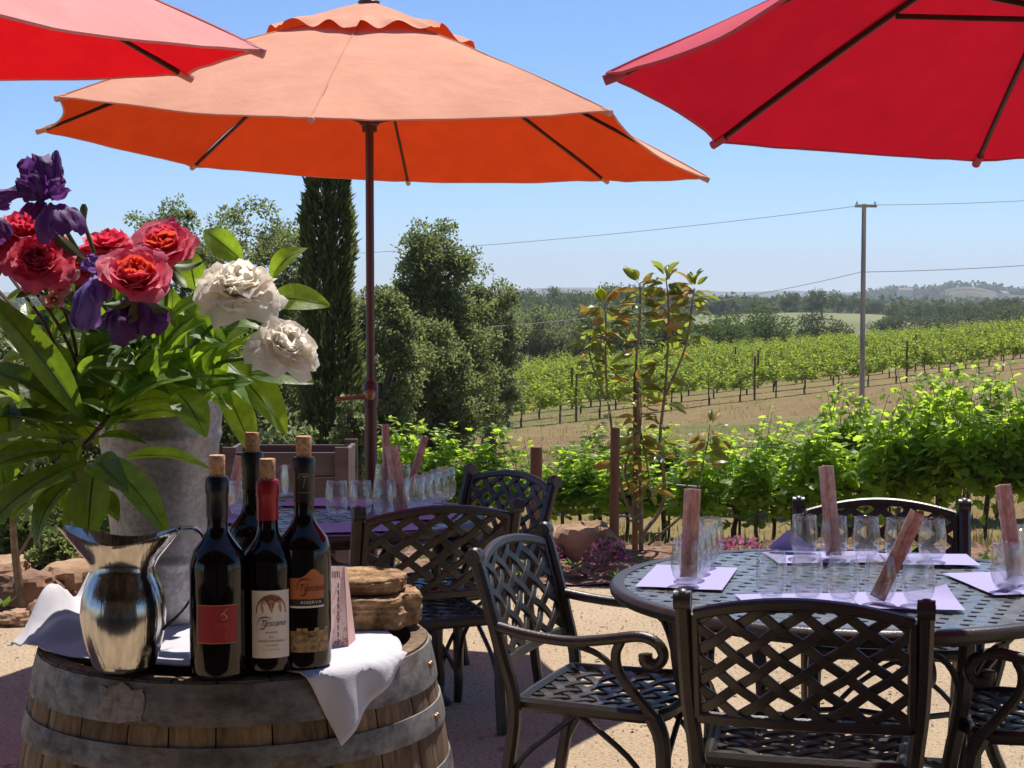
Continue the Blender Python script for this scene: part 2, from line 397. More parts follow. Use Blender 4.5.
tag(wd.build('weeds', leaf_mat('weed_leaves', (.06, .12, .03), (.16, .22, .06), (.25, .4, .06), .4, .6, .2), smooth=False), 'small green weeds in the planting bed', kind='stuff')

# ------------------------------------------------------------------ trees
def leaf_quad(mb, p, d, l, w_, rr, m=0):
    """one leaf: two triangles folded on the midrib"""
    s_ = d.cross(Vector((rr.random() - .5, rr.random() - .5, rr.random() - .5)))
    if s_.length < 1e-5: s_ = d.orthogonal()
    s_.normalize(); n_ = d.cross(s_) * (w_ * .25)
    mb.add([p, p + d * l * .5 + s_ * w_ / 2 + n_, p + d * l, p + d * l * .5 - s_ * w_ / 2 + n_], [(0, 1, 2), (0, 2, 3)], m)
def rdir(rr):
    while True:
        v = Vector((rr.random() * 2 - 1, rr.random() * 2 - 1, rr.random() * 2 - 1))
        if .05 < v.length < 1: return v.normalized()
def crown_mesh(lobes, n_clump, per, leaf, clump_r, seed, hang=0):
    """lobes: (centre, radii). Leaf clumps fill the shells of the lobes, leaving gaps."""
    rr = random.Random(seed); mb = MB(); tot = sum(l[1][0] * l[1][2] for l in lobes); cl = []
    for c, rad in lobes:
        c = Vector(c)
        for i in range(max(3, int(n_clump * rad[0] * rad[2] / tot))):
            d = rdir(rr); k = .45 + .6 * rr.random() ** .6
            p = c + Vector((d.x * rad[0], d.y * rad[1], d.z * rad[2])) * k
            cl.append(p); cr = clump_r * (.55 + .9 * rr.random())
            for j in range(int(per * (.5 + rr.random()))):
                q = rdir(rr) * cr * (rr.random() ** .45); q.z *= .75
                dd = (rdir(rr) + Vector((0, 0, .25 - hang)) + q.normalized() * .6).normalized()
                leaf_quad(mb, p + q, dd, leaf * (.6 + .8 * rr.random()), leaf * (.45 + .4 * rr.random()), rr)
    return mb, cl
def trunk_mesh(h0, base_r, clumps, rr, top, n_limb=9):
    mb = MB(); c = Vector(top)
    mb.tube(curve([(0, 0, -.3), (base_r * .4, 0, h0 * .4), (c.x * .3, c.y * .3, h0), c], 12), [base_r * (1.25 - 1.05 * i / 12) for i in range(13)], 8)
    for p in rr.sample(clumps, min(n_limb, len(clumps))):
        a = Vector((c.x * .2, c.y * .2, h0 * (.7 + .5 * rr.random())))
        mb.tube(curve([a, a.lerp(p, .5) + Vector((0, 0, .1 * (p - a).length)), p], 8), [base_r * (.42 - .36 * i / 8) for i in range(9)], 5)
    return mb
def tree(name, label, cat, loc, lobes, nc, per, leaf, cr, seed, lm, bark, tr, h0, group=None, hang=0, limbs=9):
    t = empty(name, label, cat, loc, group=group)
    mb, cl = crown_mesh(lobes, nc, per, leaf, cr, seed, hang)
    mb.build('crown', lm, t, smooth=False)
    trunk_mesh(h0, tr, cl, random.Random(seed + 1), lobes[0][0], limbs).build('trunk', bark, t)
    return t
LM_oak = leaf_mat('oak_leaves', (.055, .075, .030), (.145, .165, .070), (.36, .42, .13), .44, .5, .3)
LM_olive = leaf_mat('grey_green_leaves', (.085, .105, .05), (.165, .19, .095), (.36, .42, .16), .44, .6, .25)
LM_light = leaf_mat('bright_leaves', (.055, .095, .025), (.12, .16, .05), (.18, .26, .05), .3, .6, .2)
LM_cyp = leaf_mat('cypress_sprays', (.036, .052, .022), (.12, .14, .06), (.26, .31, .09), .38, .6, .2)
LM_far = leaf_mat('distant_leaves', (.05, .07, .032), (.115, .135, .062), (.20, .25, .08), .32, .7, .1)
def gz(px, py, Y):
    p = at(px, py, Y); return Vector((p.x, p.y, T(p.x, p.y)))
def px_tree(name, label, cat, px, ytop, wpx, Y, lm, nc, per, leaf, cr, seed, lob=None, group=None, tr=.18, squash=1.0, floor=.12):
    """size the tree from what its outline measures in the photograph at distance Y"""
    b = gz(px, 300, Y); top = at(px, ytop, Y).z; h = top - b.z; wd_ = wpx * Y / F_PX / 2
    if lob is None:
        rr = random.Random(seed + 5)
        lob = [(0, .58, 1.0, .42)] + [((rr.random() - .5) * 1.2, .35 + .35 * rr.random(), .5 + .2 * rr.random(), .22 + .1 * rr.random()) for _ in range(4)]
        lob = [(a, 0, b_, c, d) for a, b_, c, d in lob]
    L = [((a * wd_, e * wd_, f * h), (c * wd_, c * wd_ * squash, d * h)) for a, e, f, c, d in lob]
    return tree(name, label, cat, b, L, nc, per, leaf, cr * wd_, seed, lm, M['bark'], tr, h * .35, group)
OAKS = 'trees growing on the slope below the patio'
px_tree('oak_tree', 'tall dark oak right of the orange umbrella pole with ragged pointed top', 'tree', 436, 222, 126, 34, LM_oak, 290, 125, .080, .21, 11,
        [(0, 0, .62, .62, .36), (-.25, .3, .45, .8, .33), (.5, 0, .38, .55, .28), (.02, 0, .84, .52, .16)], OAKS)
px_tree('oak_tree', 'rounded dark bush oak low in front of the taller oak by the umbrella pole', 'tree', 425, 322, 96, 29, LM_oak, 200, 115, .075, .24, 12,
        [(0, 0, .52, .95, .46), (.55, 0, .4, .5, .34)], OAKS)
px_tree('grey_tree', 'grey green tree sloping down to the right of the tall dark oak', 'tree', 486, 272, 76, 38, LM_olive, 150, 110, .09, .26, 13, None, OAKS)
px_tree('oak_tree', 'sparse oak with open wispy top behind the red roses', 'tree', 174, 168, 76, 27, LM_oak, 95, 110, .058, .24, 14,
        [(0, 0, .60, .7, .32), (.2, 0, .86, .28, .12), (-.75, 0, .83, .4, .05), (.5, 0, .5, .6, .32)], OAKS)
px_tree('oak_tree', 'broad dark oak behind the white flowers left of the cypress', 'tree', 252, 196, 125, 30, LM_oak, 280, 125, .070, .21, 15,
        [(0, 0, .72, .85, .25), (-.3, 0, .45, .95, .36), (.5, .3, .52, .75, .36)], OAKS)
px_tree('oak_tree', 'low dark oak behind the bottles left of the cypress', 'tree', 230, 320, 190, 22, LM_oak, 190, 100, .075, .22, 16,
        [(0, 0, .5, .9, .42), (-.5, 0, .45, .6, .4), (.5, 0, .45, .6, .4)], OAKS)
px_tree('oak_tree', 'dark leafy oak behind the left edge of the bouquet', 'tree', 60, 305, 190, 20, LM_oak, 190, 100, .07, .22, 17,
        [(0, 0, .5, .9, .42), (-.5, 0, .5, .6, .4), (.5, 0, .45, .6, .4)], OAKS)
px_tree('dark_shrub', 'dense dark shrub filling the gap between cypress and oak', 'shrub', 380, 283, 86, 26, LM_oak, 170, 100, .075, .3, 18,
        [(0, 0, .5, 1, .46)], OAKS)
# soft grey-green wood at mid distance
MID = 'grey green trees beyond the hillside rows'
for i, (px, yt, wp, Y, lm, lab) in enumerate([
    (524, 304, 72, 128, LM_olive, 'grey green tree touching the right side of the dark oaks'),
    (566, 308, 78, 130, LM_olive, 'grey green tree just left of the staked sapling top'),
    (612, 302, 80, 132, LM_olive, 'grey green tree straight behind the staked sapling leaves'),
    (650, 316, 70, 134, LM_light, 'greener round tree right behind the staked sapling'),
    (716, 326, 76, 140, LM_light, 'light green bushy tree at the left end of the pale meadow'),
    (756, 312, 92, 150, LM_light, 'broad light green tree in front of the pale meadow'),
    (820, 307, 56, 190, LM_far, 'round dark tree standing alone in the pale meadow'),
    (486, 330, 50, 52, LM_olive, 'small grey green tree at the foot of the dark oaks'),
    (690, 336, 40, 135, LM_olive, 'small grey tree at the vineyard crest right of the sapling')]):
    px_tree('round_tree' if lm is not LM_olive else 'grey_tree', lab, 'tree', px, yt, wp, Y, lm, 100, 95, .0013 * Y + .045, .30, 40 + i,
            group=MID, floor=0)
# far trees: shared meshes, one object each
protos = []
for i in range(5):
    rr = random.Random(60 + i)
    L = [((0, 0, 5 + rr.random()), (4.2, 4, 3.6))] + [((rr.random() * 7 - 3.5, rr.random() * 4 - 2, 3.5 + 3.5 * rr.random()), (2.4, 2.4, 2.2)) for _ in range(3)]
    mb, cl = crown_mesh(L, 60, 60, .42, 1.3, 60 + i)
    cr_ = mb.build('crown', LM_far, None, smooth=False); tk = trunk_mesh(2.5, .3, cl, rr, (0, 0, 5), 3).build('trunk', M['bark'], None)
    protos.append((cr_.data, tk.data)); bpy.data.objects.remove(cr_); bpy.data.objects.remove(tk)
fl = random.Random(21)
far_list = []
for px, yt, Y in [(478, 302, 420), (498, 297, 430), (522, 292, 440), (548, 290, 420), (560, 289, 430), (585, 291, 420), (608, 287, 400), (628, 287, 395), (648, 288, 405), (668, 292, 440), (688, 297, 520),
                  (704, 299, 560), (722, 297, 560), (742, 300, 580), (757, 298, 560), (772, 297, 600), (790, 293, 480), (822, 291, 420), (838, 295, 470), (852, 297, 480), (876, 300, 520), (896, 304, 400),
                  (912, 306, 380), (930, 304, 390), (948, 303, 380), (966, 302, 400), (985, 301, 390), (1004, 300, 380), (1022, 299, 390), (905, 312, 300), (938, 314, 290), (970, 312, 280), (1000, 311, 290), (1020, 309, 270),
                  (888, 318, 300), (866, 300, 620), (808, 299, 600), (540, 300, 330), (575, 301, 320), (650, 303, 330), (672, 306, 300)]:
    far_list.append((px, yt, Y))
for i, (px, yt, Y) in enumerate(far_list):
    b = gz(px, 300, Y); top = at(px, yt, Y).z; s_ = max(.35, (top - b.z) / 9.0)
    t = empty('far_tree', 'small dark round tree in the distant tree line on the plain', 'tree', b, fl.random() * 6, 'trees of the distant tree line')
    t.scale = (s_ * (.9 + .5 * fl.random()), s_ * (.9 + .5 * fl.random()), s_)
    a, c = protos[i % 5]
    for nm, me in (('crown', a), ('trunk', c)):
        o = bpy.data.objects.new(nm, me); COL.objects.link(o); o.parent = t
# far wood merging into a mass, and hills
fw = MB()
for i in range(4600):
    Y = 560 + 2300 * fl.random() ** 1.3; px = -560 + 2100 * fl.random()
    cl_ = noise.noise(Vector((px * .012, Y * .004, 7)))
    if cl_ < -.05: continue
    b = gz(px, 300, Y); s_ = (3 + 4 * fl.random()) * (1 + Y / 5000)
    for k in range(44):
        d = rdir(fl) * fl.random() ** .4; d.z = abs(d.z)
        p = b + Vector((d.x * s_ * 1.3, d.y * s_ * 1.3, d.z * s_ * 1.1 + s_ * .2)); dd = rdir(fl)
        leaf_quad(fw, p, dd, s_ * .45, s_ * .4, fl)
tag(fw.build('far_woods', LM_far, smooth=False), 'hazy dark woods spread over the distant plain', kind='stuff')
def hill_h(px):
    a = 17 * math.exp(-((px - 962) / 42) ** 2) + 9 * math.exp(-((px - 1060) / 70) ** 2) + 9 * math.exp(-((px - 890) / 35) ** 2)
    return a
hm = MB()
def hill(u, v):
    px = lerp(780, 1500, u); Y = lerp(1750, 2500, v); p = at(px, 305, Y)
    k = math.sin(math.pi * min(1, v * 1.15)) if v < .87 else 0
    hh = (hill_h(px) + 2.2 * noise.noise(Vector((px * .03, 1, 0)))) * 2000 / F_PX
    return Vector((p.x, Y, -16 + (max(0, hh) + 6) * k))
hm.grid(hill, 90, 12)
hm.grid(lambda u, v: Vector((lerp(-3200, 3600, u), lerp(4300, 5400, v), -18 + (34 + 16 * noise.noise(Vector((u * 9, 2, 0))) + 6 * noise.noise(Vector((u * 31, 5, 0)))) * math.sin(math.pi * v))), 120, 8)
hmat = mat('wooded_hill', (.09, .09, .045), .95, 0, .5, .02, 0, 1, .1, col2=(.19, .17, .09))
tag(hm.build('hills', hmat, ang=180), kind='structure')
hw_ = MB()
for i in range(900):
    u, v = fl.random(), .15 + .42 * fl.random(); p = hill(u, v); s_ = 6 + 7 * fl.random()
    if noise.noise(Vector((p.x * .006, p.y * .006, 1))) < -.12: continue
    for k in range(44):
        d = rdir(fl) * fl.random() ** .4; d.z = abs(d.z)
        leaf_quad(hw_, p + Vector((d.x * s_, d.y * s_, d.z * s_ * .8)), rdir(fl), s_ * .42, s_ * .38, fl)
tag(hw_.build('hill_woods', LM_far, smooth=False), 'trees dotted over the hazy hill at far right', kind='stuff')
# scattered pale houses far off
for k, (px, py) in enumerate([(905, 294), (868, 297), (1003, 297), (800, 299)]):
    p = at(px, py, 1700 + 40 * k); ho = empty('house', ['pale house on the hazy hill beside its summit', 'small pale house left of the hazy hill', 'pale house at right on the hazy hill', 'tiny pale house out on the distant plain'][k], 'house', (p.x, p.y, T(p.x, p.y) if k in (1, 3) else p.z - 2), .4 * k, 'far pale houses')
    h_ = MB(); h_.box((0, 0, 2.5), (14, 8, 7)); h_.build('wall', mat('pale_render', (.6, .56, .5), .9, 0, .1), ho, ang=20)
    h_ = MB(); h_.add([(-7.5, -4.5, 6), (7.5, -4.5, 6), (7.5, 4.5, 6), (-7.5, 4.5, 6), (-7.5, 0, 8.5), (7.5, 0, 8.5)], [(0, 1, 5, 4), (2, 3, 4, 5), (0, 4, 3), (1, 2, 5), (3, 2, 1, 0)])
    h_.build('roof', mat('grey_roof', (.25, .2, .18), .9, 0, .1), ho, ang=20)

# Italian cypress
def cypress(px, Y, wpx, ztop):
    b = gz(px, 300, Y); h = ztop - b.z; r0 = wpx * Y / F_PX / 2
    t = empty('cypress_tree', 'tall slim dark cypress column standing behind the umbrella pole', 'tree', b)
    rr = random.Random(5); mb = MB()
    for i in range(24000):
        f = rr.random() ** .9; r = r0 * (min(1, f * 7 + .45) * (1 - f) ** .3 * 1.1 + .02); a = rr.random() * 6.283
        lump = 1 + .5 * noise.noise(Vector((math.cos(a) * 1.6, math.sin(a) * 1.6, f * 11)))
        rad = r * lump * (.55 + .5 * rr.random() ** .5)
        p = Vector((math.cos(a) * rad, math.sin(a) * rad, f * h)); o_ = Vector((math.cos(a), math.sin(a), 0))
        d = (Vector((0, 0, 1)) + o_ * (.1 + .75 * rr.random()) + rdir(rr) * .45).normalized(); l = .04 + .085 * rr.random() ** 1.5
        leaf_quad(mb, p, d, l, l * .24, rr)
    mb.build('crown', LM_cyp, t, smooth=False)
    k = MB(); k.tube([(0, 0, -.2), (0, 0, h * .5), (0, 0, h * .93)], [.07, .05, .012], 7); k.build('trunk', M['bark'], t)
cypress(328, 14.0, 56, 3.75)
# slim second column low at the cypress foot is part of the shrubs
px_tree('olive_shrub', 'grey green shrub between the cypress foot and the umbrella pole', 'shrub', 352, 395, 46, 13.2, LM_olive, 60, 70, .05, .3, 91, [(0, 0, .5, 1, .48)])
px_tree('dark_shrub', 'dark low shrub in the mulch bed left of the steel pitcher', 'shrub', 55, 535, 50, 9.6, LM_oak, 26, 40, .055, .33, 92, [(0, 0, .5, .9, .45)], tr=.012)
px_tree('green_shrub', 'small bright green shrub behind the thin stem at far left', 'shrub', 18, 505, 60, 10.4, LM_light, 34, 40, .055, .3, 93, [(0, 0, .5, .9, .45)], tr=.012)
px_tree('green_shrub', 'bright green shrub seen between bouquet leaves and mulch', 'shrub', 92, 470, 110, 12.5, LM_light, 44, 46, .055, .28, 94, [(0, 0, .5, .9, .45)], tr=.012)
px_tree('olive_shrub', 'dry brownish shrub behind the grey wooden bin', 'shrub', 285, 410, 90, 12.0, LM_olive, 60, 46, .05, .28, 95, [(0, 0, .5, .9, .48)], tr=.012)

# ------------------------------------------------------------------ vineyard
LM_vine = leaf_mat('vine_leaves', (.075, .145, .018), (.23, .31, .045), (.58, .78, .065), .57, .42, .3)
LM_vfar = leaf_mat('row_vine_leaves', (.09, .145, .022), (.22, .28, .05), (.52, .64, .065), .50, .55, .2)
def grape_leaf(mb, p, d, up, s, rr, m=0):
    side = d.cross(up)
    if side.length < 1e-4: side = d.orthogonal()
    side.normalize(); n_ = side.cross(d).normalized()
    prof = [(0, 0), (.42, -.12), (.30, .18), (.52, .38), (.27, .52), (.22, .80), (0, 1.0), (-.22, .80), (-.27, .52), (-.52, .38), (-.30, .18), (-.42, -.12)]
    cup = .16 * (rr.random() - .2); tw = .15 * (rr.random() - .5)
    vs = [p + (side * a + d * b + n_ * (abs(a) * (-cup * 2.4) - b * b * .18 + a * tw)) * s for a, b in prof] + [p + d * s * .42]
    mb.add(vs, [(12, i, (i + 1) % 12) for i in range(12)], m)
def vine_mesh(seed, W, h, nl, s, shoots, lobed=True, zlo=.4):
    rr = random.Random(seed); lf = MB(); wd_ = MB()
    # trunk and arms
    b0 = .03 * (rr.random() - .5); zc = h * zlo
    wd_.tube(curve([(0, 0, -.15), (b0, .02, zc * .35), (-b0, -.02, zc * .7), (b0 * .5, 0, zc)], 8), [.034, .03, .028, .03, .026, .026, .027, .03, .03], 7)
    for sg in (-1, 1):
        wd_.tube(curve([(0, 0, zc), (sg * W * .2, .02, zc + .05), (sg * W * .5, 0, zc + .03)], 8), [.026 - .0016 * i for i in range(9)], 6)
    wd_.tube([(.05, .03, -.15), (.055, .03, zc * 1.9)], .014, 6)
    if lobed:
        for xo in (-.42, .38): wd_.tube(curve([(xo, .05, -.15), (xo + .03, .04, zc * .5), (xo - .02, .03, zc + .1)], 6), [.024, .022, .02, .02, .019, .018, .016], 6)
    tips = []
    for i in range(shoots):
        x = (rr.random() - .5) * W; q = Vector((x, (rr.random() - .5) * .14, zc + .03)); top = h * (.66 + .52 * rr.random() ** 1.5)
        pts = curve([q, q + Vector((.08 * (rr.random() - .5), .1 * (rr.random() - .5), (top - zc) * .5)), q + Vector((.34 * (rr.random() - .5), .36 * (rr.random() - .5), top - zc))], 10)
        wd_.tube(pts, [.006 - .0004 * k for k in range(11)], 4); tips.append(pts)
    for i in range(nl):
        pts = rr.choice(tips); f = rr.random() ** .85; p = pts[min(10, int(f * 10.99))]
        o = rdir(rr); o.z *= .5; spread = .20 * (1 - .62 * f)
        p = p + o * spread * rr.random() ** .5
        if lobed and rr.random() < .22: p.z -= .34 * rr.random()
        d = (o + Vector((0, 0, -.25 + .5 * (f > .8)))).normalized(); up = (Vector((0, 0, 1)) + rdir(rr) * .8).normalized()
        sz = s * (.55 + .7 * rr.random()) * (1 - .42 * f * f)
        if lobed: grape_leaf(lf, p, d, up, sz, rr)
        else: leaf_quad(lf, p, d, sz, sz * .85, rr)
    return lf, wd_
def make_vine(seed, W, h, nl, s, shoots, lm, lobed, zc=.40):
    lf, wd_ = vine_mesh(seed, W, h, nl, s, shoots, lobed, zc)
    a = lf.build('leaves', lm, None, smooth=False); b = wd_.build('trunk', M['bark'], None)
    d = (a.data, b.data); bpy.data.objects.remove(a); bpy.data.objects.remove(b); return d
near_p = [make_vine(100 + i, 1.25, 1.5, 1320, .120, 30, LM_vine, True) for i in range(5)]
rv = random.Random(9)
vspots = []
def near_line(px):
    Y = lerp(19.0, 15.3, sm(350, 1060, px)); return Y
px = 300.0
while px < 1180:
    Y = near_line(px)
    hh = 1.12 if px < 500 else .95 if px < 700 else lerp(.90, 1.16, sm(700, 765, px)) if px < 765 else lerp(1.16, 1.42, sm(765, 900, px)) if px < 900 else lerp(1.42, 1.52, sm(900, 1000, px))
    if 515 < px < 590: hh = .86
    vspots.append((px, Y, hh)); px += .70 * F_PX / Y * (.9 + .2 * rv.random())
for i, (px, Y, hh) in enumerate(vspots):
    b = gz(px, 300, Y)
    t = empty('grape_vine', 'leafy grape vine with thick trunk in the nearest vineyard row behind the right table', 'grape vine', b, rv.random() * .3 - .15 + (math.pi if rv.random() < .5 else 0) - .15, 'vines of the nearest row')
    k = hh / 1.5; t.scale = (1, 1.05, k * (.90 + .13 * rv.random()))
    for nm, me in zip(('leaves', 'trunk'), near_p[i % 5]):
        o = bpy.data.objects.new(nm, me); COL.objects.link(o); o.parent = t
for i, (px, Y, hh) in enumerate(vspots):
    if px < 590: continue
    b = gz(px + 17, 300, Y + 2.3)
    t = empty('grape_vine', 'leafy grape vine in the second vineyard row seen between the nearest trunks', 'grape vine', b, rv.random() * .3 - .3 + (math.pi if rv.random() < .5 else 0), 'vines of the second row')
    t.scale = (1, 1.05, hh / 1.5 * (.84 + .10 * rv.random()))
    for nm, me in zip(('leaves', 'trunk'), near_p[(i + 2) % 5]):
        o = bpy.data.objects.new(nm, me); COL.objects.link(o); o.parent = t
# trellis wires and posts of the near row
def near_pt(px, z): b = gz(px, 300, near_line(px)); return b + Vector((0, 0, z))
for zz, lab in ((.62, 'low thin trellis wire along the nearest vine row'), (1.0, 'upper thin trellis wire along the nearest vine row')):
    k = MB(); k.tube([near_pt(p_, zz * (.8 if p_ < 600 else 1)) for p_ in range(320, 1180, 40)], .003, 5); tag(k.build('trellis_wire', M['wire']), lab, 'wire', 'trellis wires')
# hillside rows
hill_p = [make_vine(200 + i, 1.75, 1.75, 390, .175, 15, LM_vfar, False, .48) for i in range(6)]
D_ = Vector((20.8, 15.0, 0)).normalized(); P_ = Vector((-D_.y, D_.x, 0)); O_ = Vector((1.7, 60, 0))
indiv, rest = [], []
for k in range(16):
    n0, n1 = -10, 62
    for j in range(n0, n1):
        p = O_ + P_ * (k * 3.6) + D_ * (j * 1.8 + .25 * rv.random())
        pxx = CX + F_PX * p.x / p.y
        if p.y > 141 or pxx < 462 or pxx > 1075: continue
        (indiv if len(indiv) < 245 and k < 9 else rest).append(p)
for i, p in enumerate(indiv):
    t = empty('grape_vine', 'small green vine with dark trunk in the rows on the sunny hillside', 'grape vine', (p.x, p.y, T(p.x, p.y)), math.atan2(D_.y, D_.x) + (math.pi if rv.random() < .5 else 0), 'vines of the hillside rows')
    t.scale = (1, 1, .66 + .18 * rv.random())
    for nm, me in zip(('leaves', 'trunk'), hill_p[i % 6]):
        o = bpy.data.objects.new(nm, me); COL.objects.link(o); o.parent = t
rm = MB(); ca, sa = D_.x, D_.y
for i, p in enumerate(rest):
    me = hill_p[i % 6][0]; z0 = T(p.x, p.y); sz = .66 + .18 * rv.random()
    vv = [(p.x + v.co.x * ca - v.co.y * sa, p.y + v.co.x * sa + v.co.y * ca, z0 + v.co.z * sz) for v in me.vertices]
    # far rows need every other leaf only
    fs = [tuple(q.vertices) for n_, q in enumerate(me.polygons) if (n_ // 2) % 2 == 0]
    rm.add(vv, fs); rm.tube([(p.x, p.y, z0 - .1), (p.x, p.y, z0 + .75)], .04, 4)
tag(rm.build('vine_rows', LM_vfar, smooth=False), 'many further vine rows merging on the crest of the hillside', kind='stuff')
for i, (j, k) in enumerate([(0, 0), (5, 0), (10, 0), (15, 0), (20, 0), (3, 2), (9, 2), (15, 2), (24, 2), (12, 4)]):
    p = O_ + P_ * (k * 3.6) + D_ * (j * 1.8 + .8); q = MB(); q.tube([(0, 0, -.3), (0, 0, 1.0), (.01, 0, 1.75)], .045, 7)
    o = q.build('vineyard_post', M['stake']); o.location = (p.x, p.y, T(p.x, p.y))
    tag(o, 'brown wooden trellis post among the hillside vine rows', 'post', 'trellis posts on the hillside')
# ------------------------------------------------------------------ umbrellas
M['orange'] = canvas_mat('orange_canvas', (.95, .50, .34), (.26, .022, .006), (.74, .060, .010))  # first colour has the sun glare on the outer cloth put in
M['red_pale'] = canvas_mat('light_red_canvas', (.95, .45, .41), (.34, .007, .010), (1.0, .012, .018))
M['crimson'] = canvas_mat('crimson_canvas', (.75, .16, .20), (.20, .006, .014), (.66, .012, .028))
def umbrella(label, cloth, c, z, Rr, th, tilt, rise, pole=True, dz=None, crank=False, base_z=0.0):
    root = empty('patio_umbrella', label, 'umbrella', (c[0], c[1], base_z))
    o0 = Vector((0, 0, -base_z)); dz = dz or [0] * 8
    apex = Vector((0, 0, z + rise)) + o0
    tips = []
    for k in range(8):
        a = th + k * math.pi / 4; dx, dy = Rr * math.cos(a), Rr * math.sin(a)
        tips.append(Vector((dx, dy, z + tilt[0] * dx + tilt[1] * dy + dz[k])) + o0)
    def rib(k, v):
        t = tips[k % 8]; q = Vector((t.x * v, t.y * v, apex.z + (t.z - apex.z) * (v ** 1.16)))
        return q
    def panel(k, u, v, v0=0.0):
        v = v0 + (1 - v0) * v
        p = rib(k, v).lerp(rib(k + 1, v), u); s = 4 * u * (1 - u)
        p.x *= 1 - .045 * s * v * v; p.y *= 1 - .045 * s * v * v
        p.z += .045 * s * v * (1 - v) * 1.2 - .012 * s * v ** 3
        p.z += .006 * noise.noise(p * 4) + .0035 * math.sin(u * 40 + 3 * math.sin(v * 5 + k)) * math.exp(-min(u, 1 - u) * 9) * sm(.3, 1, v)
        return p
    cm = MB()
    for k in range(8): cm.grid(lambda u, v: panel(k, 1 - u, v, .10), 16, 22)
    can = cm.build('canopy', cloth, root, ang=180)
    # piping along the hem, seams over the ribs
    hm = MB(); pts = []
    for k in range(8): pts += [panel(k, i / 16, 1) for i in range(16)]
    pts.append(pts[0]); hm.tube(pts, .0045, 5, cap=False)
    for k in range(8): hm.tube([panel(k, 0, .1 + .9 * i / 14) + Vector((0, 0, .002)) for i in range(15)], .003, 4)
    hm.build('hem', cloth, can)
    # wind vent cap with fluttering edge
    vm = MB()
    def vent(u, v):
        u = 1 - u; a = min(u * 8, 7.99999); k = int(a) % 8; f = a - int(a); vv = .02 + .30 * v
        p = rib(k, vv).lerp(rib(k + 1, vv), f)
        fl_ = sm(.55, 1, v) * (.5 + .5 * math.sin(u * 6.283 * 15 + 1.7 * math.sin(u * 19)))
        p.z += .055 * (1 - .3 * v) + .035 * fl_ * (1 if f > .08 and f < .92 else .3) - .012 * v
        return p
    vm.grid(vent, 192, 10); vm.build('vent_cap', cloth, can, ang=180)
    # ribs, struts, hub
    hubz = z + .12 + o0.z
    for k in range(8):
        rm_ = MB(); nn = Vector((0, 0, 1))
        rm_.bar([rib(k, .03 + .97 * i / 14) - Vector((0, 0, .012)) for i in range(15)], .0125, .016, nn)
        r_ = rm_.build('rib', M['rib'], root)
        s_ = MB(); a = th + k * math.pi / 4
        s_.bar([Vector((.035 * math.cos(a), .035 * math.sin(a), hubz)), rib(k, .5) - Vector((0, 0, .025))], .011, .014, nn)
        s_.build('strut', M['rib'], r_)
        e_ = MB(); d = (tips[k] - rib(k, .93)).normalized(); e_.tube([tips[k] - d * .045 - Vector((0, 0, .012)), tips[k] + d * .008 - Vector((0, 0, .008))], .013, 8)
        e_.build('rib_pocket', cloth, r_)
    hb = MB(); hb.lathe([(.02, -.05), (.034, -.045), (.034, -.02), (.045, -.012), (.045, .012), (.03, .02), (.02, .03)], 20, (0, 0, hubz)); hb.build('hub', M['wood_dark'], root)
    cr_ = MB(); cr_.lathe([(.02, -.06), (.04, -.05), (.04, -.01), (.02, .0)], 20, apex - Vector((0, 0, .02))); cr_.build('crown_block', M['wood_dark'], root)
    fi = MB(); fi.lathe([(.001, .0), (.045, .004), (.05, .02), (.03, .035), (.02, .05), (.028, .075), (.03, .095), (.018, .115), (.001, .122)], 20, apex + Vector((0, 0, .035))); fi.build('finial', M['wood_dark'], root)
    p_ = MB(); p_.lathe([(.019, .05), (.019, apex.z)], 20); p_.build('pole', M['wood_dark'], root)
    zj = 1.20 - base_z
    p_ = MB(); p_.lathe([(.0, .04), (.028, .04), (.028, zj - .06), (.034, zj - .055), (.034, zj + .04), (.028, zj + .05), (.019, zj + .06)], 20); lp = p_.build('lower_pole', M['wood_dark'], root)
    k_ = MB(); k_.tube([(-.02, -.036, zj - .01), (-.14, -.05, zj - .02)], [.012, .010], 8); k_.ball((.0, -.04, zj), .026, 12, 8); k_.ball((-.145, -.05, zj - .02), .013); k_.build('clamp_handle', M['brass'], lp)
    b_ = MB(); b_.lathe([(.0, .0), (.25, .0), (.26, .02), (.25, .05), (.12, .07), (.045, .09), (.045, .3), (.03, .31)], 36); b_.build('base', M['iron'], root)
    return root
D0 = 7.5 / 6.915
umbrella('orange patio umbrella with vented top standing behind the far left table', M['orange'], (-.643, 7.516), 2.31, 1.52, -1.623, (-.056, -.027), .60,
         dz=[-.068, .072, -.055, .02, 0, -.018, .009, .022])
umbrella('light red patio umbrella with pale pink top, above the flower bucket at upper left', M['red_pale'], (-2.018, 4.231), 2.285, 1.392, -.035, (-.013, .062), .56)
umbrella('crimson patio umbrella seen from below, reaching in at upper right', M['crimson'], (1.407, 3.886), 2.169, 1.185, 1.564, (.006, -.092), .47)

